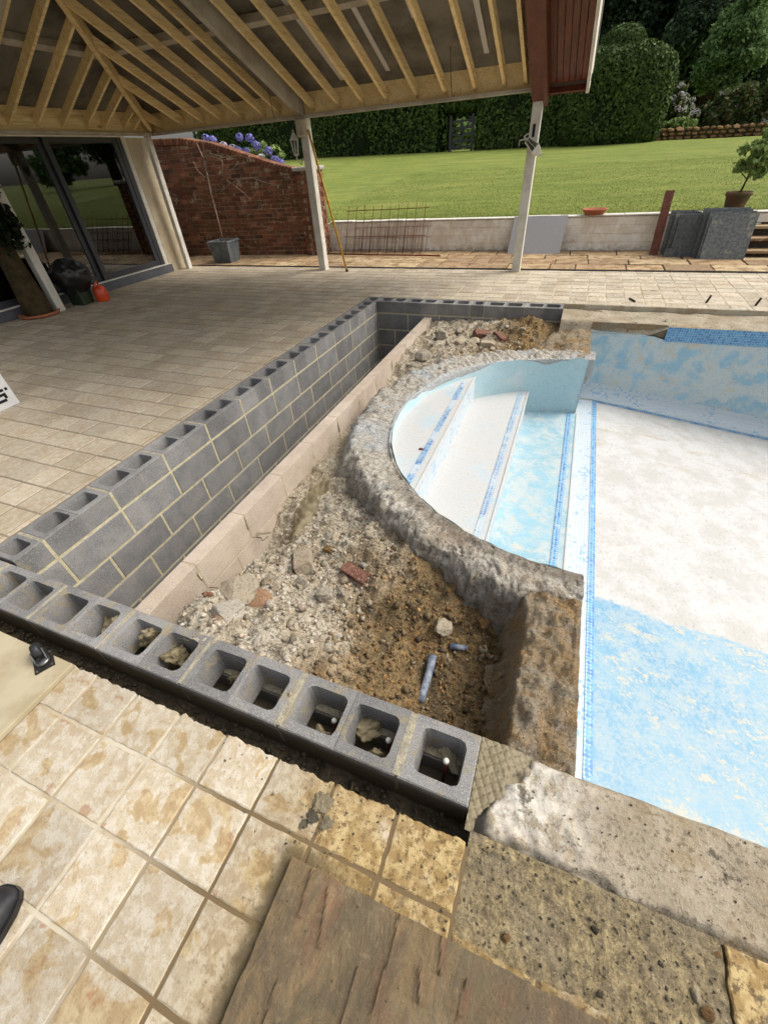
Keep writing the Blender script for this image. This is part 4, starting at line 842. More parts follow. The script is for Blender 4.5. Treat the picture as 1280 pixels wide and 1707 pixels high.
# ================================================================ HOUSE FRONT WITH SLIDING DOORS
house = thing('house_front', 'house front with dark-framed sliding glass doors reflecting the lawn under the pavilion', 'house')
GX = -7.66
boxo('sill', GX - .12, GX + .09, 1.0, 7.32, -.004, .135, M['sill'], house, .006); boxo('sill_trim', GX + .02, GX + .098, 1.0, 7.30, .137, .152, M['white_paint'], house, .002)
yy = [1.0, 2.85, 4.35, 5.75, 7.08]
for i in range(4):
    a_, b_ = yy[i], yy[i + 1]; s_ = .02 if i % 2 else -.03
    fro = thing  # frames are parts of the house
    p = boxo('door_frame', GX - .03 + s_, GX + .02 + s_, a_, a_ + .085, .156, 2.03, M['frame_dark'], house, .003)
    boxo('stile', GX - .03 + s_, GX + .02 + s_, b_ - .085, b_ - .001, .156, 2.03, M['frame_dark'], p, .003)
    boxo('bottom_rail', GX - .028 + s_, GX + .018 + s_, a_ + .086, b_ - .086, .156, .24, M['frame_dark'], p, .003); boxo('top_rail', GX - .028 + s_, GX + .018 + s_, a_ + .086, b_ - .086, 1.96, 2.03, M['frame_dark'], p, .003)
    boxo('pane', GX - .012 + s_, GX + .0 + s_, a_ + .08, b_ - .08, .238, 1.965, M['glass'], house)
boxo('jamb', GX - .06, GX + .05, 7.081, 7.17, .153, 2.03, M['frame_dark'], house, .003); boxo('jamb_board', GX - .05, GX + .065, 7.171, 7.26, .0, 2.03, M['white_paint'], house, .004)
boxo('corner_pillar', -8.2, -7.60, 7.262, 7.72, -.01, 2.03, M['render'], house, .008)
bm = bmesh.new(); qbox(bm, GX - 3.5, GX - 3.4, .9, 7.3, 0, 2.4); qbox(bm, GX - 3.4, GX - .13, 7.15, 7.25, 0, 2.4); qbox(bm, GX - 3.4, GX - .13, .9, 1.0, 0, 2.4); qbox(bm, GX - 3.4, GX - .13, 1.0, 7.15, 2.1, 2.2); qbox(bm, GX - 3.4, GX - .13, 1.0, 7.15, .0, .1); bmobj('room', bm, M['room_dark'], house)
boxo('wall', -8.3, -7.45, -2.5, .98, -.01, 2.04, M['render'], house)
boxo('lintel', GX - .2, GX + .04, .98, 7.262, 2.032, 2.5, M['white_paint'], house)

# ================================================================ GARDEN WALLS
bw = thing('brick_wall', 'old red brick garden wall sweeping down to a square pier beside the lawn', 'brick wall')
B0, B1 = Vector((-9.2, 8.9, 0)), Vector((-5.42, 9.22, 0)); bd = (B1 - B0).normalized(); ba = math.atan2(bd.y, bd.x); BL_ = (B1 - B0).length
WT = [(-8.6, 1.98), (-7.9, 1.95), (-7.3, 1.85), (-6.9, 1.74), (-6.5, 1.62), (-6.1, 1.50), (-5.7, 1.40), (-5.4, 1.35)]
def brick_top(s_):
    x = B0.x + bd.x * s_
    P_ = WT
    if x <= P_[0][0]: return P_[0][1]
    for (x0_, z0_), (x1_, z1_) in zip(P_, P_[1:]):
        if x <= x1_: return lerp(z0_, z1_, (x - x0_) / (x1_ - x0_))
    return P_[-1][1]
bmB = bmesh.new(); qbox(bmB, -.108, .108, -.05, .05, -.033, .033, .004); bme = bpy.data.meshes.new('brick'); bmB.to_mesh(bme); bmB.free(); bme.materials.append(M['brick'])
cand = []
c = 0; z = .04
while z < 2.2:
    s_ = -.115 * (c % 2)
    while s_ < BL_:
        if z < brick_top(s_ + .11) - .03 and s_ + .2 < BL_ + .05: cand.append((s_ + .11, z))
        s_ += .226
    z += .0755; c += 1
vis = [q for q in cand if B0.x + bd.x * q[0] > -8.0]; rest = [q for q in cand if B0.x + bd.x * q[0] <= -8.0]
def bpos(s_, z, off=0): p = B0 + bd * s_; return (p.x + bd.y * off, p.y - bd.x * off, z)
vis.sort(key=lambda q: (B0.x + bd.x * q[0]) * 1 + 0 * q[1], reverse=True)
for q in vis[:285]: inst('brick', bme, bpos(q[0], q[1], random.uniform(-.004, .006)), (random.uniform(-.01, .01), random.uniform(-.01, .01), ba + random.uniform(-.01, .01)), (random.uniform(.95, 1.02), 1, random.uniform(.93, 1.03)), bw)
rest += vis[285:]
bm = bmesh.new()
for q in rest:
    p = bpos(*q); r_ = bmesh.ops.create_cube(bm, size=1)
    for v_ in r_['verts']: v_.co = Vector(p) + Vector((bd.x * v_.co.x * .215 - bd.y * v_.co.y * .1, bd.y * v_.co.x * .215 + bd.x * v_.co.y * .1, v_.co.z * .066))
o = bmobj('shaded_bricks', bm, M['brick'], bw); o['kind'] = 'stuff'
# mortar core and coping course
v, f = [], []; ss_ = frange(0, BL_, .1)
for i, s_ in enumerate(ss_):
    p = B0 + bd * s_; n_ = Vector((-bd.y, bd.x, 0)); t = brick_top(s_) - .01
    for off, zz in ((-.042, -.05), (-.042, t), (.2, t), (.2, -.05)): q = p + n_ * off; v.append((q.x, q.y, zz))
    if i:
        for k in range(3): a_ = (i - 1) * 4 + k; f.append((a_, a_ + 1, a_ + 5, a_ + 4))
pydata('mortar', v, f, M['old_mortar'], bw)
s_ = .0
while s_ < BL_ - .05:
    p = B0 + bd * (s_ + .06); o = boxo('coping_brick', -.033, .033, -.075, .21, -.01, .10, M['brick'], bw, .008); o.location = (p.x, p.y, brick_top(s_ + .06)); o.rotation_euler = (0, math.atan2(brick_top(s_) - brick_top(s_ + .12), .12), ba); s_ += .076
# pier
px, py = -5.24, 9.28
boxo('pier_core', px - .185, px + .185, py - .185, py + .185, -.05, 1.40, M['old_mortar'], bw)
z = .035; c = 0
while z < 1.4:
    for (dx, dy, rz, l) in ((-.085 if c % 2 else .085, -.195, 0, 1.0), (.15 if c % 2 else -.15, -.195, 0, .42), (.195, -.06 if c % 2 else .06, math.pi / 2, 1.0), (.195, .14 if c % 2 else -.14, math.pi / 2, .42)):
        inst('pier_brick', bme, (px + dx, py + dy, z), (0, 0, rz), (l, .3, 1), bw)
    z += .0755; c += 1
boxo('pier_cap', px - .24, px + .24, py - .24, py + .24, 1.402, 1.47, M['rough_concrete'], bw, .015)

lw = thing('retaining_wall', 'low white-painted block retaining wall holding back the lawn', 'wall')
bmB = bmesh.new(); qbox(bmB, -.2, .2, 0, .1, 0, .122, .005); wme = bpy.data.meshes.new('block'); bmB.to_mesh(wme); bmB.free(); wme.materials.append(M['white_block'])
for c in range(4):
    x = -5.02 - (.2 if c % 2 else 0)
    while x < 2.5:
        inst('block', wme, (x + .2, 9.57 + random.uniform(-.004, .004), .002 + c * .127), (0, 0, random.uniform(-.008, .008)), (random.uniform(.97, .995), 1, random.uniform(.96, 1.0)), lw); x += .405
boxo('mortar', -5.1, 2.6, 9.578, 9.74, -.1, .505, M['white_block'], lw)
x = -5.04
while x < 2.5:
    w = random.uniform(.3, .6); boxo('coping_stone', x, x + w - .006, 9.55, 9.75, .512, .532 + random.uniform(-.006, .006), M['white_paint'], lw, .006); x += w
boxo('block', 5.5, 5.9, 9.57, 9.67, 0, .12, M['white_block'], lw)
rw = boxo('garden_wall', 3.9, 30, 9.5, 9.72, -.1, .53, M['white_block']); tag(rw, 'white-painted garden wall running on past the steps', 'wall')
gs = thing('garden_steps', 'pale stone steps with shadow-dark risers going up to the lawn beside the slates', 'steps')
for i in range(4):
    yb = 9.0 + i * .2; boxo('tread', 2.47, 3.9, yb, yb + .26, .045 + i * .135, .085 + i * .135, M['flag'], gs, .006); boxo('riser', 2.5, 3.88, yb + .06, yb + .2, -.05 if i == 0 else .086 + (i - 1) * .135, .0445 + i * .135, M['rock_dark'], gs)  # risers coloured dark to stand in for the shadow in their recesses

# ================================================================ HEDGE, TREES, SHRUBS
def superbox(n, c, h, p=4.0, cut=None):
    """points and normals on a rounded box"""
    d = rng.normal(size=(n, 3)); d /= np.linalg.norm(d, axis=1, keepdims=True)
    w = np.array(h); 
    face = rng.integers(0, 6, n); P = rng.uniform(-1, 1, size=(n, 3)); ar = np.array([w[1] * w[2], w[0] * w[2], w[0] * w[1]]); ax = rng.choice(3, n, p=ar / ar.sum()); P[np.arange(n), ax] = rng.choice((-1, 1), n)
    s_ = (np.abs(P) ** p).sum(1) ** (1 / p); P = P / s_[:, None]; N = np.sign(P) * np.abs(P) ** (p - 1) / w; N /= np.linalg.norm(N, axis=1, keepdims=True)
    return P * w + np.array(c), N
def blob(name, c, h, p, m, parent, sub=4):
    bm = bmesh.new(); bmesh.ops.create_icosphere(bm, subdivisions=sub, radius=1)
    for v_ in bm.verts:
        q = v_.co; s_ = sum(abs(k) ** p for k in q) ** (1 / p); q = q / s_; n = 1 + .05 * fr(q * 3 + Vector(c), 4); v_.co = Vector((c[0] + q.x * h[0] * n, c[1] + q.y * h[1] * n, c[2] + q.z * h[2] * n))
    return bmobj(name, bm, m, parent, True)
hg = thing('yew_hedge', 'tall clipped dark yew hedge with arched gateway at the far side of the lawn', 'hedge')
def hedge_body(c, h, p, n, size=.11):
    blob('hedge_core', c, [k * .965 for k in h], p, M['hedge_core'], hg); P, N = superbox(n, c, h, p); k = (P[:, 1] < c[1] + h[1] * .5); P, N = P[k], N[k]
    bumps = np.array([.10 * fr((q[0] * .9, q[1] * .9, q[2] * .9), 3) for q in P[::1]]); P = P + N * (bumps[:, None] + rng.uniform(-.06, .04, (len(P), 1)))
    fastquads('foliage', leaf_faces(P, N, size, 1.7, .55), M['leaf_yew'], hg)
hedge_body((-15.1, 28.1, 2.9), (7.95, 1.1, 1.75), 10, 30000)
hedge_body((-3.5, 28.1, 2.75), (2.25, 1.1, 1.65), 9, 16000)
hedge_body((-6.45, 28.1, 3.75), (.95, 1.0, .75), 7, 6000)
hedge_body((.2, 27.9, 2.72), (2.25, 1.6, 1.75), 3.6, 30000, .10)
td = thing('topiary_dome', 'small clipped yew dome rising behind the rounded hedge end', 'topiary')
blob('hedge_core', (.1, 30.2, 4.1), (1.05, 1.0, 1.25), 2.3, M['hedge_core'], td); P, N = superbox(9000, (.1, 30.2, 4.1), (1.12, 1.05, 1.3), 2.3); fastquads('foliage', leaf_faces(P, N, .1, 1.7, .55), M['leaf_yew'], td)
# gate in the arch
gt = thing('garden_gate', 'dark timber five-bar gate standing in the hedge archway', 'gate'); gz = lawn_z(-6.4, 27.3)
for x in (-7.02, -5.92): boxo('post', x - .06, x + .06, 27.25, 27.37, gz - .1, gz + 1.35, M['frame_dark'], gt)
for k in range(5): boxo('rail', -6.95, -5.99, 27.29, 27.33, gz + .12 + k * .24, gz + .20 + k * .24, M['frame_dark'], gt)
beamo('diagonal_brace', (-6.95, 27.285, gz + .15), (-5.99, 27.285, gz + 1.15), .03, .07, M['frame_dark'], gt); boxo('stile', -6.5, -6.42, 27.27, 27.285, gz + .1, gz + 1.2, M['frame_dark'], gt)
def crown(name, blobs, n, size, m, parent, aspect=1.7):
    """leaves spread through several overlapping lumps, denser near their skins"""
    w = np.array([b[3] * b[4] * b[5] for b in blobs]) ** .7; w /= w.sum(); out = []
    for b, k in zip(blobs, (w * n).astype(int)):
        d = rng.normal(size=(k, 3)); d /= np.linalg.norm(d, axis=1, keepdims=True); r_ = rng.uniform(.2, 1.25, (k, 1)) ** .5 * (1 + .22 * np.sin(d[:, :1] * 7 + b[0]) * np.sin(d[:, 1:2] * 6 + b[1]) + .12 * rng.normal(size=(k, 1)))
        P = np.array(b[:3]) + d * r_ * np.array(b[3:6]); out.append(leaf_faces(P, d * .6 + np.array([0, 0, .5]), size, aspect, .8))
    return fastquads(name, np.concatenate(out), m, parent)
def tree(name, label, cat, base, hgt, blobs, n, size, m, tr=.25, group=None, limbs=4):
    t = thing(name, label, cat, (0, 0, 0), 0, group); bz = lawn_z(*base) - .1; bm = bmesh.new()
    tube(bm, [(base[0], base[1], bz), (base[0] + .05, base[1], bz + hgt * .4), (base[0] - .05, base[1], bz + hgt * .8)], [tr, tr * .7, tr * .3], 10)
    for i in range(limbs):
        b = blobs[i % len(blobs)]; s0 = bz + hgt * random.uniform(.25, .6); tube(bm, [(base[0], base[1], s0), (lerp(base[0], b[0], .5), lerp(base[1], b[1], .5), lerp(s0, b[2], .6)), (b[0], b[1], b[2])], [tr * .45, tr * .3, tr * .08], 6)
    bmobj('trunk', bm, M['bark'], t, True); crown('crown', blobs, n, size, m, t); return t
def lumps(c, h, n, s0, s1, seed):
    rs_ = random.Random(seed); o_ = []
    for i in range(n):
        d = Vector((rs_.gauss(0, 1), rs_.gauss(0, 1), rs_.gauss(0, 1))).normalized() * rs_.uniform(.3, .85); s_ = rs_.uniform(s0, s1); o_.append((c[0] + d.x * h[0], c[1] + d.y * h[1], c[2] + d.z * h[2], s_ * 1.15, s_ * 1.1, s_ * .8))
    return o_
dt = [(-3, 44, 15, 5.5, 'tall dark tree looming behind the topiary dome'), (3.2, 47, 17, 5, 'tall dark tree with a thick trunk behind the white-flowered shrub'), (9, 44, 15, 5, 'tall dark tree behind the bright leafy sapling'), (15, 46, 14, 5.5, 'tall dark tree beyond the end of the stone wall'), (-12, 47, 14, 6, 'tall dark tree behind the clipped hedge and gateway'), (25, 36, 12, 5, 'tall dark tree standing at the far right of the lawn'),
      (0, 58, 18, 7, 'dark tree in the second row, between dome and thick trunk'), (8, 60, 18, 7, 'dark tree in the second row, behind the sapling'), (17, 60, 18, 7, 'dark tree in the second row, past the stone wall end'), (5.5, 40, 9, 3.2, 'lower dark tree filling the gap behind the flowering shrub')]
for i, (x, y, h, w, lab) in enumerate(dt):
    tree('dark_tree', lab, 'tree', (x, y), h, lumps((x, y, h * .55 + .8), (w, 3.5, h * .46), 46, 1.0 * w / 5.5, 2.3 * w / 5.5, 20 + i), 56000, .17, M['leaf_dark'], .5, 'dark trees beyond the garden', 10)
tree('sapling', 'bright mid-green leafy tree rising above the shrubs', 'tree', (5.0, 33.5), 5.4, lumps((5.0, 33.5, 4.5), (1.5, 1.0, 2.1), 60, .18, .5, 41), 26000, .10, M['leaf_mid'], .09)
def shrub(name, label, cat, c, h, seed, m, n, size, nl_=14):
    t = thing(name, label, cat); bl = lumps(c, h, nl_ * 3, h[2] * .16, h[2] * .42, seed); crown('foliage', bl, n, size, m, t); bm = bmesh.new()
    for i in range(5): b = bl[i]; tube(bm, [(c[0] + .1 * i - .2, c[1], lawn_z(c[0], c[1]) - .1), (b[0], b[1], b[2])], [.04, .015], 5)
    bmobj('stems', bm, M['bark'], t, True); return t, bl
def blooms(t, bl, n, size, m, name='flower_heads', up=.3):
    out = []
    for i in range(n):
        b = random.choice(bl); d = Vector((random.gauss(0, .8), random.gauss(-.8, .5), random.gauss(up, .6))).normalized(); c = np.array(b[:3]) + np.array(d) * np.array(b[3:6]) * 1.03; q = 14
        dd = rng.normal(size=(q, 3)); dd /= np.linalg.norm(dd, axis=1, keepdims=True); out.append(leaf_faces(c + dd * size, dd, size * .8, 1.1, .3))
    o = fastquads(name, np.concatenate(out), m, t); o['kind'] = 'stuff'; return o
t, bl = shrub('flowering_shrub', 'loose shrub covered in small white flowers beside the hedge end', 'shrub', (3.05, 29.6, 2.3), (.95, .8, .95), 51, M['leaf_shrub'], 9000, .12); blooms(t, bl, 260, .075, M['petal_white'], up=.9)
t, bl = shrub('mixed_shrub', 'dense bronze-green shrub with pale lilac flowers behind the stone wall', 'shrub', (5.3, 29.4, 2.2), (1.3, .8, .85), 52, M['leaf_shrub'], 11000, .12); blooms(t, bl, 40, .06, M['petal_pink'])
t, bl = shrub('mixed_shrub', 'tall bronze-green shrub growing past the sapling by the stone wall', 'shrub', (7.6, 29.8, 2.6), (1.4, .9, 1.1), 53, M['leaf_shrub'], 10000, .13)
t, bl = shrub('grassy_shrub', 'low olive shrub spilling over the stone wall near the hedge', 'shrub', (3.2, 28.4, 1.75), (.75, .4, .4), 54, M['leaf_lime'], 3500, .12)
t, bl = shrub('leafy_shrub', 'green shrub at the lawn edge far beyond the steps', 'shrub', (13, 30, 2.3), (2.5, 1, 1.2), 55, M['leaf_mid'], 6000, .18)
t, bl = shrub('leafy_shrub', 'wide green shrub bordering the right of the lawn', 'shrub', (20, 27, 2.6), (2.5, 1.5, 1.5), 56, M['leaf_mid'], 7000, .2)
t, bl = shrub('leafy_shrub', 'light green bush seen through the garden gate', 'shrub', (-8.6, 38, 2.2), (2.2, .8, 1.3), 58, M['leaf_lime'], 6000, .2)
sw = thing('stone_wall', 'low dry stone wall at the foot of the shrubs on the far lawn edge', 'wall')
rs = random.Random(12); smz = [stone_mesh('stone', 60 + i, M['rock_brown'], 1, .8, .5) for i in range(5)]
for c in range(3):
    x = 2.3
    while x < 8.4: w = rs.uniform(.2, .4); inst('stone', rs.choice(smz), (x + w / 2, 27.9, lawn_z(x, 27.9) + .06 + c * .14), (0, 0, rs.uniform(-.2, .2)), (w * .62, .18, .12), sw); x += w
boxo('wall_core', 2.3, 8.4, 27.9, 28.1, 1.2, 1.72, M['rock_dark'], sw)
# hydrangea behind the brick wall
hy, bl = shrub('hydrangea', 'hydrangea bush with blue and lilac mophead flowers topping the brick wall', 'shrub', (-6.75, 9.75, 1.56), (.8, .22, .36), 57, M['leaf_lime'], 5200, .075)
for (px_, py_, mm) in ((354, 233, 'petal_blue'), (372, 243, 'petal_pink'), (399, 228, 'petal_blue'), (416, 229, 'petal_blue'), (396, 250, 'petal_blue'), (410, 252, 'petal_blue'), (427, 242, 'petal_blue'), (389, 248, 'petal_pink'), (447, 251, 'petal_blue'), (458, 267, 'petal_blue'), (468, 272, 'petal_blue'), (436, 262, 'petal_white'), (343, 229, 'petal_blue')):
    c = np.array(atY(px_, py_, 9.55)); q = 130; dd = rng.normal(size=(q, 3)); dd /= np.linalg.norm(dd, axis=1, keepdims=True); fastquads('flower_head', leaf_faces(c + dd * np.array([.085, .085, .065]) * random.uniform(.8, 1.15), dd, .036, 1.05, .3), M[mm], hy)

# ================================================================ OBJECTS ROUND THE PATIO
# lead planter with a bare espalier tree
lp = thing('lead_planter', 'square grey lead planter with a raised motif at the foot of the brick wall', 'planter', (-7.0, 8.33, 0), .12)
bm = bmesh.new(); w0, w1, H = .19, .235, .36
vb = [bm.verts.new((sx * w, sy * w, z)) for (w, z) in ((w0, 0), (w1, H), (w1 + .015, H + .001), (w1 + .015, H + .03), (w1 - .02, H + .03), (w1 - .03, H - .05)) for sx, sy in ((-1, -1), (1, -1), (1, 1), (-1, 1))]
for r_ in range(5):
    for k in range(4): bm.faces.new((vb[r_ * 4 + k], vb[r_ * 4 + (k + 1) % 4], vb[r_ * 4 + 4 + (k + 1) % 4], vb[r_ * 4 + 4 + k]))
bm.faces.new(vb[:4]); bm.faces.new(vb[20:24]); bmobj('box', bm, M['lead'], lp)
bm = bmesh.new(); lathe(bm, [(.0, -.012), (.05, -.01), (.055, 0), (.03, .012), (0, .013)], 16); o = bmobj('motif', bm, M['lead'], lp, True); o.location = (0, -.215, .19); o.rotation_euler = (math.pi / 2 - .12, 0, 0); o.scale = (.8, 1.3, 1)
boxo('rib', -.17, .17, -.222, -.2, .06, .075, M['lead'], lp, .003); boxo('rib', -.19, .19, -.24, -.215, .30, .315, M['lead'], lp, .003)
pts = [(random.uniform(-.19, .19), random.uniform(-.19, .19), H - .03) for _ in range(60)]; pebbles('pebbles', pts, [random.uniform(.015, .035) for _ in pts], M['rock_grey'], lp, 11)
et = thing('espalier_tree', 'thin bare leafless tree trained against the brick wall from the planter', 'tree'); bm = bmesh.new()
def wp(x, y, Y=8.75): return atY(x, y, Y)
tube(bm, [wp(371, 396, 8.4), wp(362, 360, 8.6), wp(352, 322), wp(347, 300), wp(341, 268), wp(327, 236)], [.014, .016, .02, .018, .014, .008], 7)
for pl in ([(352, 322), (375, 312), (395, 300), (420, 296), (445, 305), (458, 307)], [(345, 290), (343, 262), (350, 255), (375, 262), (400, 258), (425, 268)], [(341, 268), (338, 240), (340, 228)], [(352, 324), (385, 285), (397, 270)], [(375, 312), (378, 300), (405, 320), (420, 335)], [(350, 256), (370, 268), (372, 290)], [(347, 300), (330, 285), (322, 268)]):
    tube(bm, [wp(*q) for q in pl], [.011 - .008 * i / len(pl) for i in range(len(pl))], 5)
bmobj('branches', bm, M['twig'], et, True)
# ivy-hung tall pot in front of the glass
ip = thing('tall_pot', 'tall moss-stained tapering pot in a saucer in front of the glass doors', 'pot', (-7.36, 4.26, 0))
bm = bmesh.new(); lathe(bm, [(.18, .03), (.19, .06), (.175, .25), (.14, .6), (.12, .95), (.135, 1.0), (.1, 1.0)], 28); bmobj('pot', bm, M['pot_dark'], ip, True)
bm = bmesh.new(); lathe(bm, [(.2, .0), (.26, .012), (.275, .05), (.262, .05), (.24, .026), (.0, .024)], 28); bmobj('saucer', bm, M['terracotta'], ip, True)
iv = thing('trailing_ivy', 'dark trailing ivy hanging over the tall pot by the glass', 'plant'); c0 = (-7.36, 4.26, 1.3)
crown('foliage', lumps(c0, (.24, .26, .5), 26, .10, .2, 71), 4200, .06, M['leaf_ivy'], iv); bm = bmesh.new()
for i in range(9):
    a_ = i * .7; tube(bm, [(c0[0], c0[1], 1.0), (c0[0] + .2 * math.cos(a_), c0[1] + .2 * math.sin(a_), 1.1), (c0[0] + .24 * math.cos(a_), c0[1] + .24 * math.sin(a_), .75 + .1 * (i % 3))], [.008, .006, .003], 5)
bmobj('stems', bm, M['bark'], iv, True)
# black sack over a bin and orange can
bb = thing('covered_bin', 'dark green bin draped in a shiny black plastic sack beside the tall pot', 'bin', (-7.24, 4.92, 0), .1)
bm = bmesh.new(); lathe(bm, [(.15, 0), (.16, .02), (.19, .38), (.2, .40), (.19, .40)], 4); o = bmobj('bin', bm, M['green_plastic'], bb); o.rotation_euler = (0, 0, math.pi / 4)
bm = bmesh.new(); bmesh.ops.create_icosphere(bm, subdivisions=4, radius=1)
for v_ in bm.verts:
    n = v_.co.copy(); k = 1 + .16 * fr(n * 2.5, 4) + .12 * abs(fr(n * 6, 3)); zz = max(n.z, -.75); v_.co = Vector((n.x * .235 * k, n.y * .255 * k, .43 + zz * (.19 if zz > 0 else .33) * k))
bmobj('plastic_sack', bm, M['black_plastic'], bb, True)
oc = thing('orange_can', 'bright orange plastic jerry can on the patio by the door sill', 'can', (-7.05, 5.14, 0), .5)
bm = bmesh.new(); lathe(bm, [(.02, .0), (.085, .0), (.095, .012), (.098, .10), (.092, .17), (.075, .205), (.035, .225), (.022, .228)], 20, sx=1, sy=1.25); bmobj('body', bm, M['orange_plastic'], oc, True)
tubeo('handle', [(0, -.06, .2), (0, -.055, .262), (0, .03, .27), (0, .06, .205)], .012, M['orange_plastic'], oc); bm = bmesh.new(); lathe(bm, [(.018, .22), (.018, .27), (.01, .275)], 12, c=(0, -.09, -.02)); bmobj('spout', bm, M['orange_plastic'], oc, True)
# lanterns
def lantern(name, label, loc, rot):
    t = thing(name, label, 'lantern'); t.location = loc; t.rotation_euler = rot
    tp, bt = [(sx * .055, sy * .055, 0) for sx, sy in ((-1, -1), (1, -1), (1, 1), (-1, 1))], [(sx * .03, sy * .03, -.17) for sx, sy in ((-1, -1), (1, -1), (1, 1), (-1, 1))]
    for k in range(4):
        beamo('cage_bar', bt[k], tp[k], .009, .009, M['white_paint'], t, (1, .3, 0)); bm = bmesh.new(); beam(bm, tp[k], tp[(k + 1) % 4], .01, .012); bmobj('top_rail', bm, M['white_paint'], t); beamo('mid_bar', ((bt[k][0] + bt[(k + 1) % 4][0]) / 2, (bt[k][1] + bt[(k + 1) % 4][1]) / 2, -.17), ((tp[k][0] + tp[(k + 1) % 4][0]) / 2, (tp[k][1] + tp[(k + 1) % 4][1]) / 2, 0), .005, .005, M['white_paint'], t, (1, .3, 0))
    pydata('pane', [(q[0] * .92, q[1] * .92, q[2]) for q in bt + tp], [(k, (k + 1) % 4, 4 + (k + 1) % 4, 4 + k) for k in range(4)], M['glass'], t)
    bm = bmesh.new(); lathe(bm, [(.03, -.19), (.045, -.175), (.045, -.168), (.01, -.168)], 4); bmobj('base', bm, M['white_paint'], t); bm = bmesh.new(); lathe(bm, [(.085, .006), (.07, .02), (.03, .075), (.012, .09), (.012, .11), (.004, .12)], 4); o = bmobj('lid', bm, M['white_paint'], t); o.rotation_euler = (0, 0, math.pi / 4)
    return t
l1 = lantern('wall_lantern', 'upright white lantern fixed to the post with the yellow pole', (-4.46, 7.58, 1.80), (0, 0, .4)); tubeo('bracket', [(0, 0, -.18), (.0, 0, -.25), (.05, .05, -.30), (.09, .06, -.22)], .01, M['white_paint'], l1)
l2 = lantern('wall_lantern', 'broken white lantern hanging upside down from the post under the mahogany beam', atY(893, 249, 7.62), (.5, math.radians(132), .3)); tubeo('bracket', [(0, 0, -.17), (.0, .0, -.24), (-.05, .05, -.25), (-.1, .08, -.2)], .009, M['white_paint'], l2); tubeo('bracket', [(0, 0, -.2), (.06, 0, -.26), (.10, 0, -.22)], .007, M['white_paint'], l2)
# yellow pole
yp = thing('yellow_pole', 'thin yellow pole leaning against the pavilion post', 'pole'); a_, b_ = Vector((-3.74, 7.52, 0)), Vector((-4.20, 7.60, 1.9)); tubeo('shaft', [a_, lerp(a_, b_, .5), b_], .017, M['yellow_paint'], yp); tubeo('foot', [a_ + Vector((0, 0, .0)), lerp(a_, b_, .02)], .024, M['steel_dark'], yp)
tubeo('joint_collar', [lerp(a_, b_, .52), lerp(a_, b_, .55)], .022, M['yellow_paint'], yp)
# rebar meshes
def mesh_panel(label, x0, x1, z0, z1, nx, nz, yb, yt, rad_):
    t = thing('steel_mesh', label, 'steel mesh'); Y = lambda z: lerp(yb, yt, (z - z0) / (z1 - z0))
    for i in range(nx): x = lerp(x0, x1, i / (nx - 1)); tubeo('bar', [(x + random.uniform(-.006, .006), Y(z0), z0), (x - .01, Y(z1), z1 + random.uniform(-.02, .02))], rad_, M['rust'], t, 6)
    for z in nz: tubeo('bar', [(x0 - .06, Y(z) - .012, z), ((x0 + x1) / 2, Y(z) - .012, z + .004), (x1 + .07, Y(z) - .012, z + .012)], rad_, M['rust'], t, 6)
mesh_panel('large rusty steel mesh panel leaning on the white garden wall', -4.52, -2.87, .02, .80, 10, (.30, .72), 9.1, 9.5, .0065)
mesh_panel('smaller rusty mesh panel half hidden behind the larger one', -4.40, -2.82, .02, .44, 20, (.06, .25, .42), 9.3, 9.52, .004)
tag(tubeo('steel_bar', [(-5.0, 9.05, .03), (-3.9, 8.95, .03), (-2.4, 8.87, .03)], .014, M['rust']), 'long rusty steel bar lying on the flagged path under the mesh', 'steel bar')
# leaning slabs by the wall
def leaning(name, label, x0, x1, yb, zt, lean, th, m, group=None, rz=0, seed=0, shear=0):
    w = x1 - x0; rs_ = random.Random(seed); P = rim_pts(w / 2, zt / 2, 5, .004, rs_); n = len(P)
    v = [(x + shear * (y / zt + .5), 0, y + zt / 2) for x, y in P] + [(x + shear * (y / zt + .5), th, y + zt / 2) for x, y in P]
    f = [tuple(range(n)), tuple(range(2 * n - 1, n - 1, -1))] + [(i, (i + 1) % n, n + (i + 1) % n, n + i) for i in range(n)]
    o = pydata(name, v, f, m); o.location = ((x0 + x1) / 2, yb, -.002); o.rotation_euler = (-lean, 0, rz); return tag(o, label, 'slab', group)
leaning('grey_slab', 'smooth pale grey paving slab leaning on the white wall behind the post', -1.2, -.27, 9.27, .60, .42, .02, M['grey_slab'], shear=.02)
for i in range(6): leaning('slate_slab', 'small dark slate slab in the narrow leaning stack beside the rusty plank', 1.44 - (0, .03, .05, .075, .095, .115)[i], 1.80 - (0, .02, .05, .06, .10, .11)[i], 9.0 + .042 * i, .57 + (0, -.03, .015, .03, .05, .045)[i], .30, .018, M['slate'], 'narrow stack of slates', seed=i)
for i in range(6): leaning('slate_slab', 'large square slate slab in the wide leaning stack beside the garden steps', 1.84 - (0, .03, .045, .07, .085, .105)[i], 2.43 - (0, .03, .02, .06, .10, .08)[i], 8.80 + .044 * i, .60 + (0, .02, .01, .035, .03, .05)[i], .30, .02, M['slate'], 'wide stack of slates', seed=20 + i)
leaning('slate_offcut', 'small square slate offcut standing before the narrow slate stack', 1.36, 1.50, 8.98, .12, .3, .02, M['slate'], seed=44)
o = leaning('rusty_plank', 'red-brown weathered plank leaning on the white wall beside the slates', 1.17, 1.30, 9.16, .92, .42, .03, M['rusty_wood'], seed=50); o['category'] = 'plank'
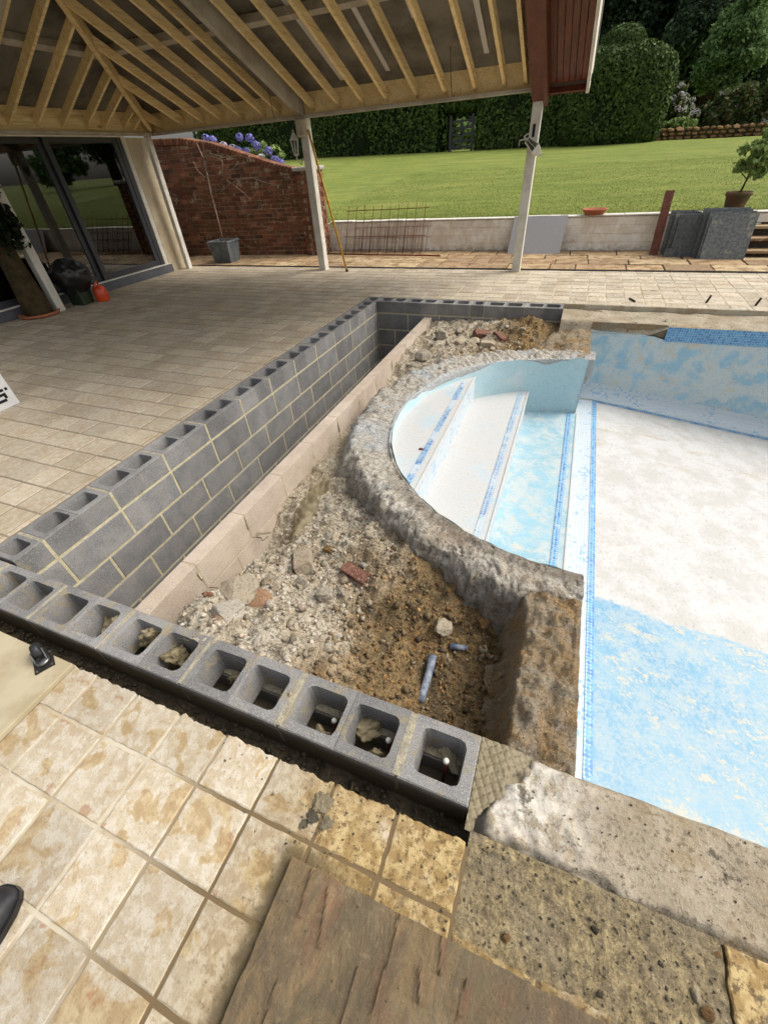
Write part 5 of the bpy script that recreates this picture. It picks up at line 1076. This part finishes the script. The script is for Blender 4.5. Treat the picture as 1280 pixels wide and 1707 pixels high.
# pots on the wall
pp = thing('potted_bush', 'terracotta pot holding a small leafy bush on the lawn wall', 'potted plant', (2.24, 9.72, .505)); bm = bmesh.new(); lathe(bm, [(.11, 0), (.125, .01), (.165, .22), (.18, .222), (.183, .27), (.165, .27), (.155, .22)], 26); bmobj('pot', bm, M['pot_mossy'], pp, True)
bl = [(c[0] - 2.24, c[1] - 9.72, c[2] - .505, c[3], c[4], c[5]) for c in lumps((2.30, 9.72, 1.22), (.34, .26, .34), 40, .04, .11, 81)]
crown('foliage', bl, 2600, .05, M['leaf_lime'], pp); bm = bmesh.new(); tube(bm, [(.0, 0, .2), (.02, 0, .38), (.06, 0, .6)], [.016, .014, .008], 7)
for b in bl[:7]: tube(bm, [(.02, 0, .42), (b[0], b[1], b[2])], [.008, .003], 5)
bmobj('trunk', bm, M['bark'], pp, True)
bm = bmesh.new(); lathe(bm, [(.13, 0), (.15, .005), (.205, .07), (.212, .085), (.19, .085), (.14, .02), (.0, .018)], 30); o = bmobj('terracotta_saucer', bm, M['terracotta'], None, True); o.location = (.17, 9.65, .532); tag(o, 'empty terracotta saucer resting on the white garden wall', 'saucer')
# pegs and crumbs on the far patio edge
for i, (x, y, lab) in enumerate(((1177, 504, 'short dark steel peg in the patio edge nearer the block wall corner'), (1259, 509, 'short dark steel peg in the patio edge beside the deep end'))):
    p = onz(x, y, 0); tag(tubeo('steel_peg', [p, p + Vector((.02, 0, .08))], .013, M['steel_dark']), lab, 'peg')
tag(tubeo('dark_offcut', [onz(1049, 497, .008), onz(1058, 502, .008)], .012, M['steel_dark']), 'small dark offcut lying flat on the far patio tiles', 'offcut')
# white carton with printed letters, standing on the patio
wb = thing('printed_carton', 'white carton with black printed letters standing on the shaded patio', 'box', (-4.46, 2.0, 0))
boxo('carton', -.32, 0, -.7, 0, .0, .55, M['white_card'], wb, .003)
bm = bmesh.new()
def rect(y0, y1, z0, z1): qbox(bm, .0012, .0022, y0, y1, z0, z1)
NB, NH = -.15, .09                                   # glyph baseline and height along +Y; the word reads downwards
rect(NB, NB + NH, .104, .127); rect(NB, NB + NH * .8, .056, .079); rect(NB + NH - .024, NB + NH, .079, .104)
rect(NB, NB + NH, .140, .163); rect(NB + NH + .012, NB + NH + .036, .140, .163)
bmobj('lettering', bm, M['ink'], wb)
# ply sheet with caster
ps = thing('plywood_sheet', 'pale plywood sheet with a caster bolted on, lying on the tiles by the trench', 'board'); bm = bmesh.new(); qbox(bm, -3.0, -1.585, -.5, .298, .004, .022, .002); bmobj('sheet', bm, M['plywood'], ps); boxo('edge_lipping', -1.584, -1.565, -.5, .298, .004, .026, M['plywood'], ps, .002)
cs = thing('caster_wheel', 'small dark swivel caster on the corner of the plywood sheet', 'caster', (-1.69, .262, .0225), -.5)
boxo('plate', -.045, .045, -.035, .035, 0, .005, M['steel_dark'], cs, .001); bm = bmesh.new(); lathe(bm, [(.024, .005), (.026, .014), (.018, .018)], 16); bmobj('swivel', bm, M['steel'], cs, True)
for y in (-.02, .02): beamo('fork', (.0, y, .014), (-.035, y, .045), .004, .026, M['steel'], cs, (0, 0, 1))
bm = bmesh.new(); lathe(bm, [(.008, -.014), (.026, -.014), (.03, -.01), (.03, .01), (.026, .014), (.008, .014)], 22); o = bmobj('wheel', bm, M['black_rubber'], cs, True); o.rotation_euler = (math.pi / 2, 0, 0); o.location = (-.04, 0, .042)
for x, y in ((-.036, -.026), (.036, -.026), (.036, .026), (-.036, .026)):
    bm = bmesh.new(); lathe(bm, [(.005, .005), (.004, .009), (.0, .009)], 8, c=(x, y, 0)); bmobj('bolt', bm, M['steel'], cs)
# brown riven slab across the tiles
RID = [[onz(*q, .026) for q in l] for l in (((549, 1480), (541, 1530), (534, 1580)), ((668, 1525), (650, 1600), (618, 1700)), ((740, 1556), (739, 1590), (734, 1625)), ((702, 1615), (701, 1640), (699, 1670)), ((598, 1615), (584, 1665), (566, 1720)), ((463, 1640), (452, 1680), (440, 1720)), ((779, 1635), (773, 1670), (768, 1700)), ((520, 1450), (512, 1490), (500, 1530)))]
def ridge(x, y):
    """raised split lines of the riven face: height and strength"""
    h = s_ = 0.0; x += .006 * fr((x * 12, y * 12, 4), 3)
    for a, b, c in RID:
        for p, q in ((a, b), (b, c)):
            t = (y - p.y) / (q.y - p.y)
            if -.15 < t < 1.15:
                d = x - lerp(p.x, q.x, t); w = sst(-.15, .1, t) * sst(1.15, .9, t); h = max(h, w * math.exp(-(d / .006) ** 2) + w * .5 * sst(.05, .0, abs(d)) * (1 if d < 0 else .1)); s_ = max(s_, w * math.exp(-((d - .006) / .007) ** 2))
    return h, s_
def slab_z(x, y):
    u = x + .22 * y + .05 * fr((x * 2, y * 2, 0), 3); rg = fr((u * 9, y * 2.5, 0), 5); return .026 + .0035 * rg + .0016 * fr((x * 26, y * 26, 1), 4) + .0075 * ridge(x, y)[0]
sl = thing('riven_slab', 'large brown riven stone-effect slab laid across the tiles', 'slab')
X0, X1, Y0, Y1 = -.405, 1.3, -.8, .092
xs_, ys_ = frange(X0, .65, .0055) + frange(.68, X1, .03), frange(Y0, -.3, .03) + frange(-.29, Y1, .0075)
v, f = [], []
for y in ys_:
    for x in xs_: 
        e1 = .003 * fr((y * 14, 3, 0), 4) if x in (xs_[0], xs_[-1]) else 0; e2 = .003 * fr((x * 14, 8, 0), 4) if y in (ys_[0], ys_[-1]) else 0; v.append((x + e1, y + e2, slab_z(x, y)))
nx, ny = len(xs_), len(ys_)
for j in range(ny - 1):
    for i in range(nx - 1): f.append((j * nx + i, j * nx + i + 1, (j + 1) * nx + i + 1, (j + 1) * nx + i))
per = [i for i in range(nx)] + [j * nx + nx - 1 for j in range(1, ny)] + [(ny - 1) * nx + i for i in range(nx - 2, -1, -1)] + [j * nx for j in range(ny - 2, 0, -1)]
n0 = len(v)
for i in per: v.append((v[i][0], v[i][1], .003))
for k in range(len(per)): k2 = (k + 1) % len(per); f.append((per[k2], per[k], n0 + k, n0 + k2))
so_ = pydata('slab', v, f, M['riven_slab'], sl); at = so_.data.attributes.new('ridge', 'FLOAT', 'POINT'); at.data.foreach_set('value', [ridge(p_[0], p_[1])[1] for p_ in v])
# black shoe toe at the picture's left edge
sh = thing('black_shoe', 'scuffed black leather shoe standing on the cream tiles', 'shoe', onz(26, 1480, 0) + Vector((0, 0, .004)), 0); sh.rotation_euler = (0, 0, math.radians(14))
bm = bmesh.new(); rings = []
for k, (y, w, h_, c) in enumerate(((0, .012, .02, 0), (-.006, .03, .034, 0), (-.02, .042, .046, 0), (-.05, .050, .056, -.003), (-.09, .052, .066, -.006), (-.14, .047, .085, -.006), (-.19, .043, .105, -.004), (-.25, .042, .115, 0), (-.285, .034, .11, 0), (-.30, .012, .09, 0))):
    rings.append([bm.verts.new((c + w * (abs(math.cos(t)) ** .75) * (1 if math.cos(t) >= 0 else -1), y, .018 + max(0, h_ - .018) * max(0, math.sin(t)) ** .85 - (.0 if math.sin(t) >= 0 else .003))) for t in [i * 2 * math.pi / 20 for i in range(20)]])
for a_, b_ in zip(rings, rings[1:]):
    for k in range(20): bm.faces.new((a_[k], a_[(k + 1) % 20], b_[(k + 1) % 20], b_[k]))
bm.faces.new(rings[0]); bm.faces.new(rings[-1]); bmobj('upper', bm, M['black_rubber'], sh, True)
bm = bmesh.new(); P = [(.012, .004), (.034, -.004), (.047, -.02), (.055, -.05), (.056, -.09), (.051, -.14), (.046, -.2), (.046, -.25), (.036, -.293), (.012, -.306)]; P = P + [(-x, y) for x, y in reversed(P)]; lo = [bm.verts.new((x, y, 0)) for x, y in P]; hi = [bm.verts.new((x, y, .02)) for x, y in P]
bm.faces.new(lo); bm.faces.new(hi)
for k in range(len(P)): bm.faces.new((lo[k], lo[(k + 1) % len(P)], hi[(k + 1) % len(P)], hi[k]))
bmobj('sole', bm, M['black_plastic'], sh)

# ================================================================ STONES AND DEBRIS
def stone(name, label, px, py, z, size, m, seed, cat='stone', flat=.7, rot=None, group=None, asp=(1, 1), sub=3):
    p = onz(px, py, z); gz_ = soil_z(p.x, p.y) if (p.y > .6 and p.x < .12) else z
    for _ in range(4): p = onz(px, py, gz_ + size * .25); gz_ = soil_z(p.x, p.y) if (p.y > .6 and p.x < .12) else z
    o = inst(name, stone_mesh(name, seed, M[m], sub, flat, .5), (p.x, p.y, gz_ + size * flat * .35), rot or (random.uniform(-.3, .3), random.uniform(-.3, .3), random.uniform(0, 6)), (size * asp[0], size * asp[1], size)); return tag(o, label, cat, group)
def brickbat(name, label, px, py, z, dims, rot, m, cat='brick'):
    p = onz(px, py, z); gz_ = z
    for _ in range(4): gz_ = soil_z(p.x, p.y); p = onz(px, py, gz_ + dims[2] * .5)
    bm = bmesh.new(); qbox(bm, -dims[0] / 2, dims[0] / 2, -dims[1] / 2, dims[1] / 2, -dims[2] / 2, dims[2] / 2, .006); bmesh.ops.subdivide_edges(bm, edges=bm.edges[:], cuts=2)
    for v_ in bm.verts: v_.co += Vector((1, 1, 1)) * 0 + v_.co.normalized() * .008 * fr(v_.co * 25 + Vector((px, 0, 0)), 3)
    o = bmobj(name, bm, M[m]); o.location = (p.x, p.y, gz_ + dims[2] * .45); o.rotation_euler = rot; return tag(o, label, cat)
brickbat('brick', 'whole brick coated in pale mortar lying by the pinkish wall', 505, 933, -.45, (.21, .10, .07), (.15, -.25, -.95), 'brick_mortared')
brickbat('broken_brick', 'flat fragment of red brick lying on the rubble beside the mortared brick', 592, 955, -.45, (.16, .075, .035), (.1, .1, -.25), 'brick_red')
stone('rubble_stone', 'pale angular stone perched above the blue pipe', 738, 1046, -.45, .062, 'rock_pale', 3, asp=(.8, 1))
stone('rubble_stone', 'reddish rounded stone tucked against the brown wall head', 805, 1035, -.45, .05, 'rock_brown', 4)
stone('rubble_stone', 'chunk of grey concrete rubble beside the flat red brick fragment', 540, 988, -.4, .06, 'rock_grey', 5, asp=(1.1, .8)); stone('rubble_stone', 'second grey concrete chunk next to the mortared brick', 502, 970, -.4, .05, 'rock_grey', 6); stone('rubble_stone', 'slim pale shard standing among the grey concrete chunks', 568, 985, -.4, .035, 'rock_grey', 7, asp=(1.4, .6)); stone('rubble_stone', 'small pinkish stone against the foot of the pinkish wall', 462, 978, -.4, .035, 'rock_pale', 8)
stone('rubble_stone', 'white chalky stone below the curved concrete rim', 560, 895, -.4, .045, 'rock_pale', 9, asp=(.7, 1.1)); stone('rubble_stone', 'flat buff stone half buried near the chalky stone', 548, 915, -.4, .04, 'rock_brown', 10, flat=.4)
stone('rubble_stone', 'small brown stone at the mouth of the blue pipe', 727, 1078, -.45, .02, 'rock_brown', 11)
# heaps against the pinkish wall
for i, (x, y, s_, lab) in enumerate(((395, 985, .11, 'large pale lump of rubble against the near end of the pinkish wall'), (430, 1005, .08, 'pale rounded lump of rubble below the pinkish wall'), (375, 1020, .09, 'crumbly pale lump where the pinkish wall meets the hollow blocks'))):
    stone('rubble_lump', lab, x, y, -.4, s_, 'rubble', 30 + i, 'rubble', .6)
sm = grid_mesh('spilled_mortar', frange(-1.58, -1.22, .012), frange(1.45, 2.25, .014), lambda x, y: soil_z(x, y) - .006 + .035 * math.exp(-((x + 1.42 + .12 * (y - 1.8)) / .06) ** 2) * sst(1.45, 1.6, y) * sst(2.25, 2.0, y) + .006 * fr((x * 9, y * 9, 2), 3), M['mortar_wet'], keep=lambda x, y: abs(x + 1.42 + .12 * (y - 1.8)) < .09 + .03 * fr((y * 5, 1, 0), 3))
tag(sm, 'tongue of spilled wet mortar sliding down beside the pinkish wall', 'mortar')
# bricks in the far heap
for i, (x, y, dm, rt, mm, lab) in enumerate(((803, 556, (.21, .10, .07), (.35, .2, .6), 'brick_red', 'dark red brick tilted on the far rubble heap'), (832, 562, (.17, .1, .07), (-.2, .3, -.7), 'brick_red', 'half red brick leaning at the right of the far rubble heap'), (812, 573, (.16, .1, .06), (0, .1, .2), 'brick_mortared', 'pale mortared brick at the foot of the far rubble heap'), (768, 570, (.13, .1, .07), (.4, -.2, 1.2), 'brick_mortared', 'broken mortared brick at the left of the far rubble heap'))):
    brickbat('brick', lab, x, y, -.2, dm, rt, mm)
for i, (x, y, s_, lab) in enumerate(((790, 570, .085, 'angular pale stone in the middle of the far rubble heap'), (820, 582, .045, 'small pale stone before the far brick heap'), (735, 560, .09, 'rough pale rubble lump beside the far end of the pinkish wall'), (705, 595, .10, 'crumbled concrete lump between the pinkish wall and the rim'), (690, 610, .07, 'low crumbled concrete lump touching the far rim'), (765, 548, .07, 'grey rubble lump under the far block run'))):
    stone('rubble_stone', lab, x, y, -.2, s_, 'rock_grey' if i > 1 else 'rock_pale', 50 + i)
# pipes
def gp(px, py, dz=0): 
    p = onz(px, py, -.45)
    for _ in range(5): z_ = soil_z(p.x, p.y); p = onz(px, py, z_ + .02 + dz)
    return p
tag(tubeo('blue_pipe', [gp(722, 1092, .02), gp(716, 1118, .01), gp(708, 1146, -.005), gp(700, 1170, -.03)], .019, M['pipe_blue'], None, 12), 'scuffed blue-grey plastic pipe running down towards the hollow blocks', 'pipe')
tag(tubeo('blue_pipe', [gp(750, 1077, .0), gp(764, 1079, .0), gp(778, 1081, -.02)], .015, M['pipe_blue'], None, 12), 'short stub of blue-grey pipe beside the pale angular stone', 'pipe')
# wet mud lumps dropped on the tiles
for i, (x, y, s_, lab) in enumerate(((520, 1360, .022, 'wet mud lump trodden onto the tile joint'), (535, 1340, .03, 'larger wet mud lump beside the cut tile edge'), (545, 1375, .018, 'small wet mud lump on the speckled tile'), (508, 1375, .014, 'tiny mud crumb left of the mud lumps'))):
    o = stone('mud_lump', lab, x, y, .0, s_, 'clod', 90 + i, 'mud', .3); o.data = stone_mesh('mud_lump', 90 + i, M['clod'], 4, .35, 2.2); o.location.z = s_ * .1; o.rotation_euler = (0, 0, i * 1.3)
for i, (x, y, s_, mm, lab) in enumerate(((843, 1563, .012, 'rock_brown', 'round brown pebble on the aggregate bed near the cream tile strip'), (993, 1552, .011, 'rock_dark', 'dark oval pebble on the aggregate bed'), (1100, 1608, .009, 'rock_dark', 'dark pebble towards the right of the aggregate bed'), (1196, 1593, .009, 'rock_brown', 'brown pebble beside the remaining cream tile'), (1160, 1660, .013, 'rock_pale', 'pale elongated pebble at the slab edge'), (1180, 1690, .016, 'rock_brown', 'rusty shard beside the dark tile joint'), (878, 1287, .014, 'rock_pale', 'pale pebble set in the scored mortar'), (483, 1157, .009, 'rock_pale', 'little white stone on top of the near block run'), (1000, 1660, .008, 'rock_dark', 'dark crumb on the cream tile strip'))):
    o = stone('pebble', lab, x, y, -.012 if i < 6 else .004, s_, mm, 100 + i, 'pebble', .7, sub=2)
pts, sz = [], []
for i in range(260):
    x, y = random.uniform(-.9, .04), random.uniform(.1, .29) ** 1; 
    if random.random() > sst(-1.1, -.1, x): continue
    s_ = .0012 + .004 * random.random() ** 4; pts.append((x, y, s_ * .4 + .001)); sz.append(s_)
for i in range(220):
    x, y = random.uniform(-.38, .9), random.uniform(-.25, .085); s_ = .001 + .003 * random.random() ** 3; pts.append((x, y, slab_z(x, y) + s_ * .3)); sz.append(s_)
for i in range(300):
    x, y = random.uniform(.2, 1.3), random.uniform(.34, .58); s_ = .001 + .004 * random.random() ** 4; pts.append((x, y, -.004 + s_ * .3)); sz.append(s_)
o = pebbles('scattered_grit', pts, sz, M['clod'], None, 9); o['label'] = 'fine grit and crumbs scattered over tiles, slab and concrete'
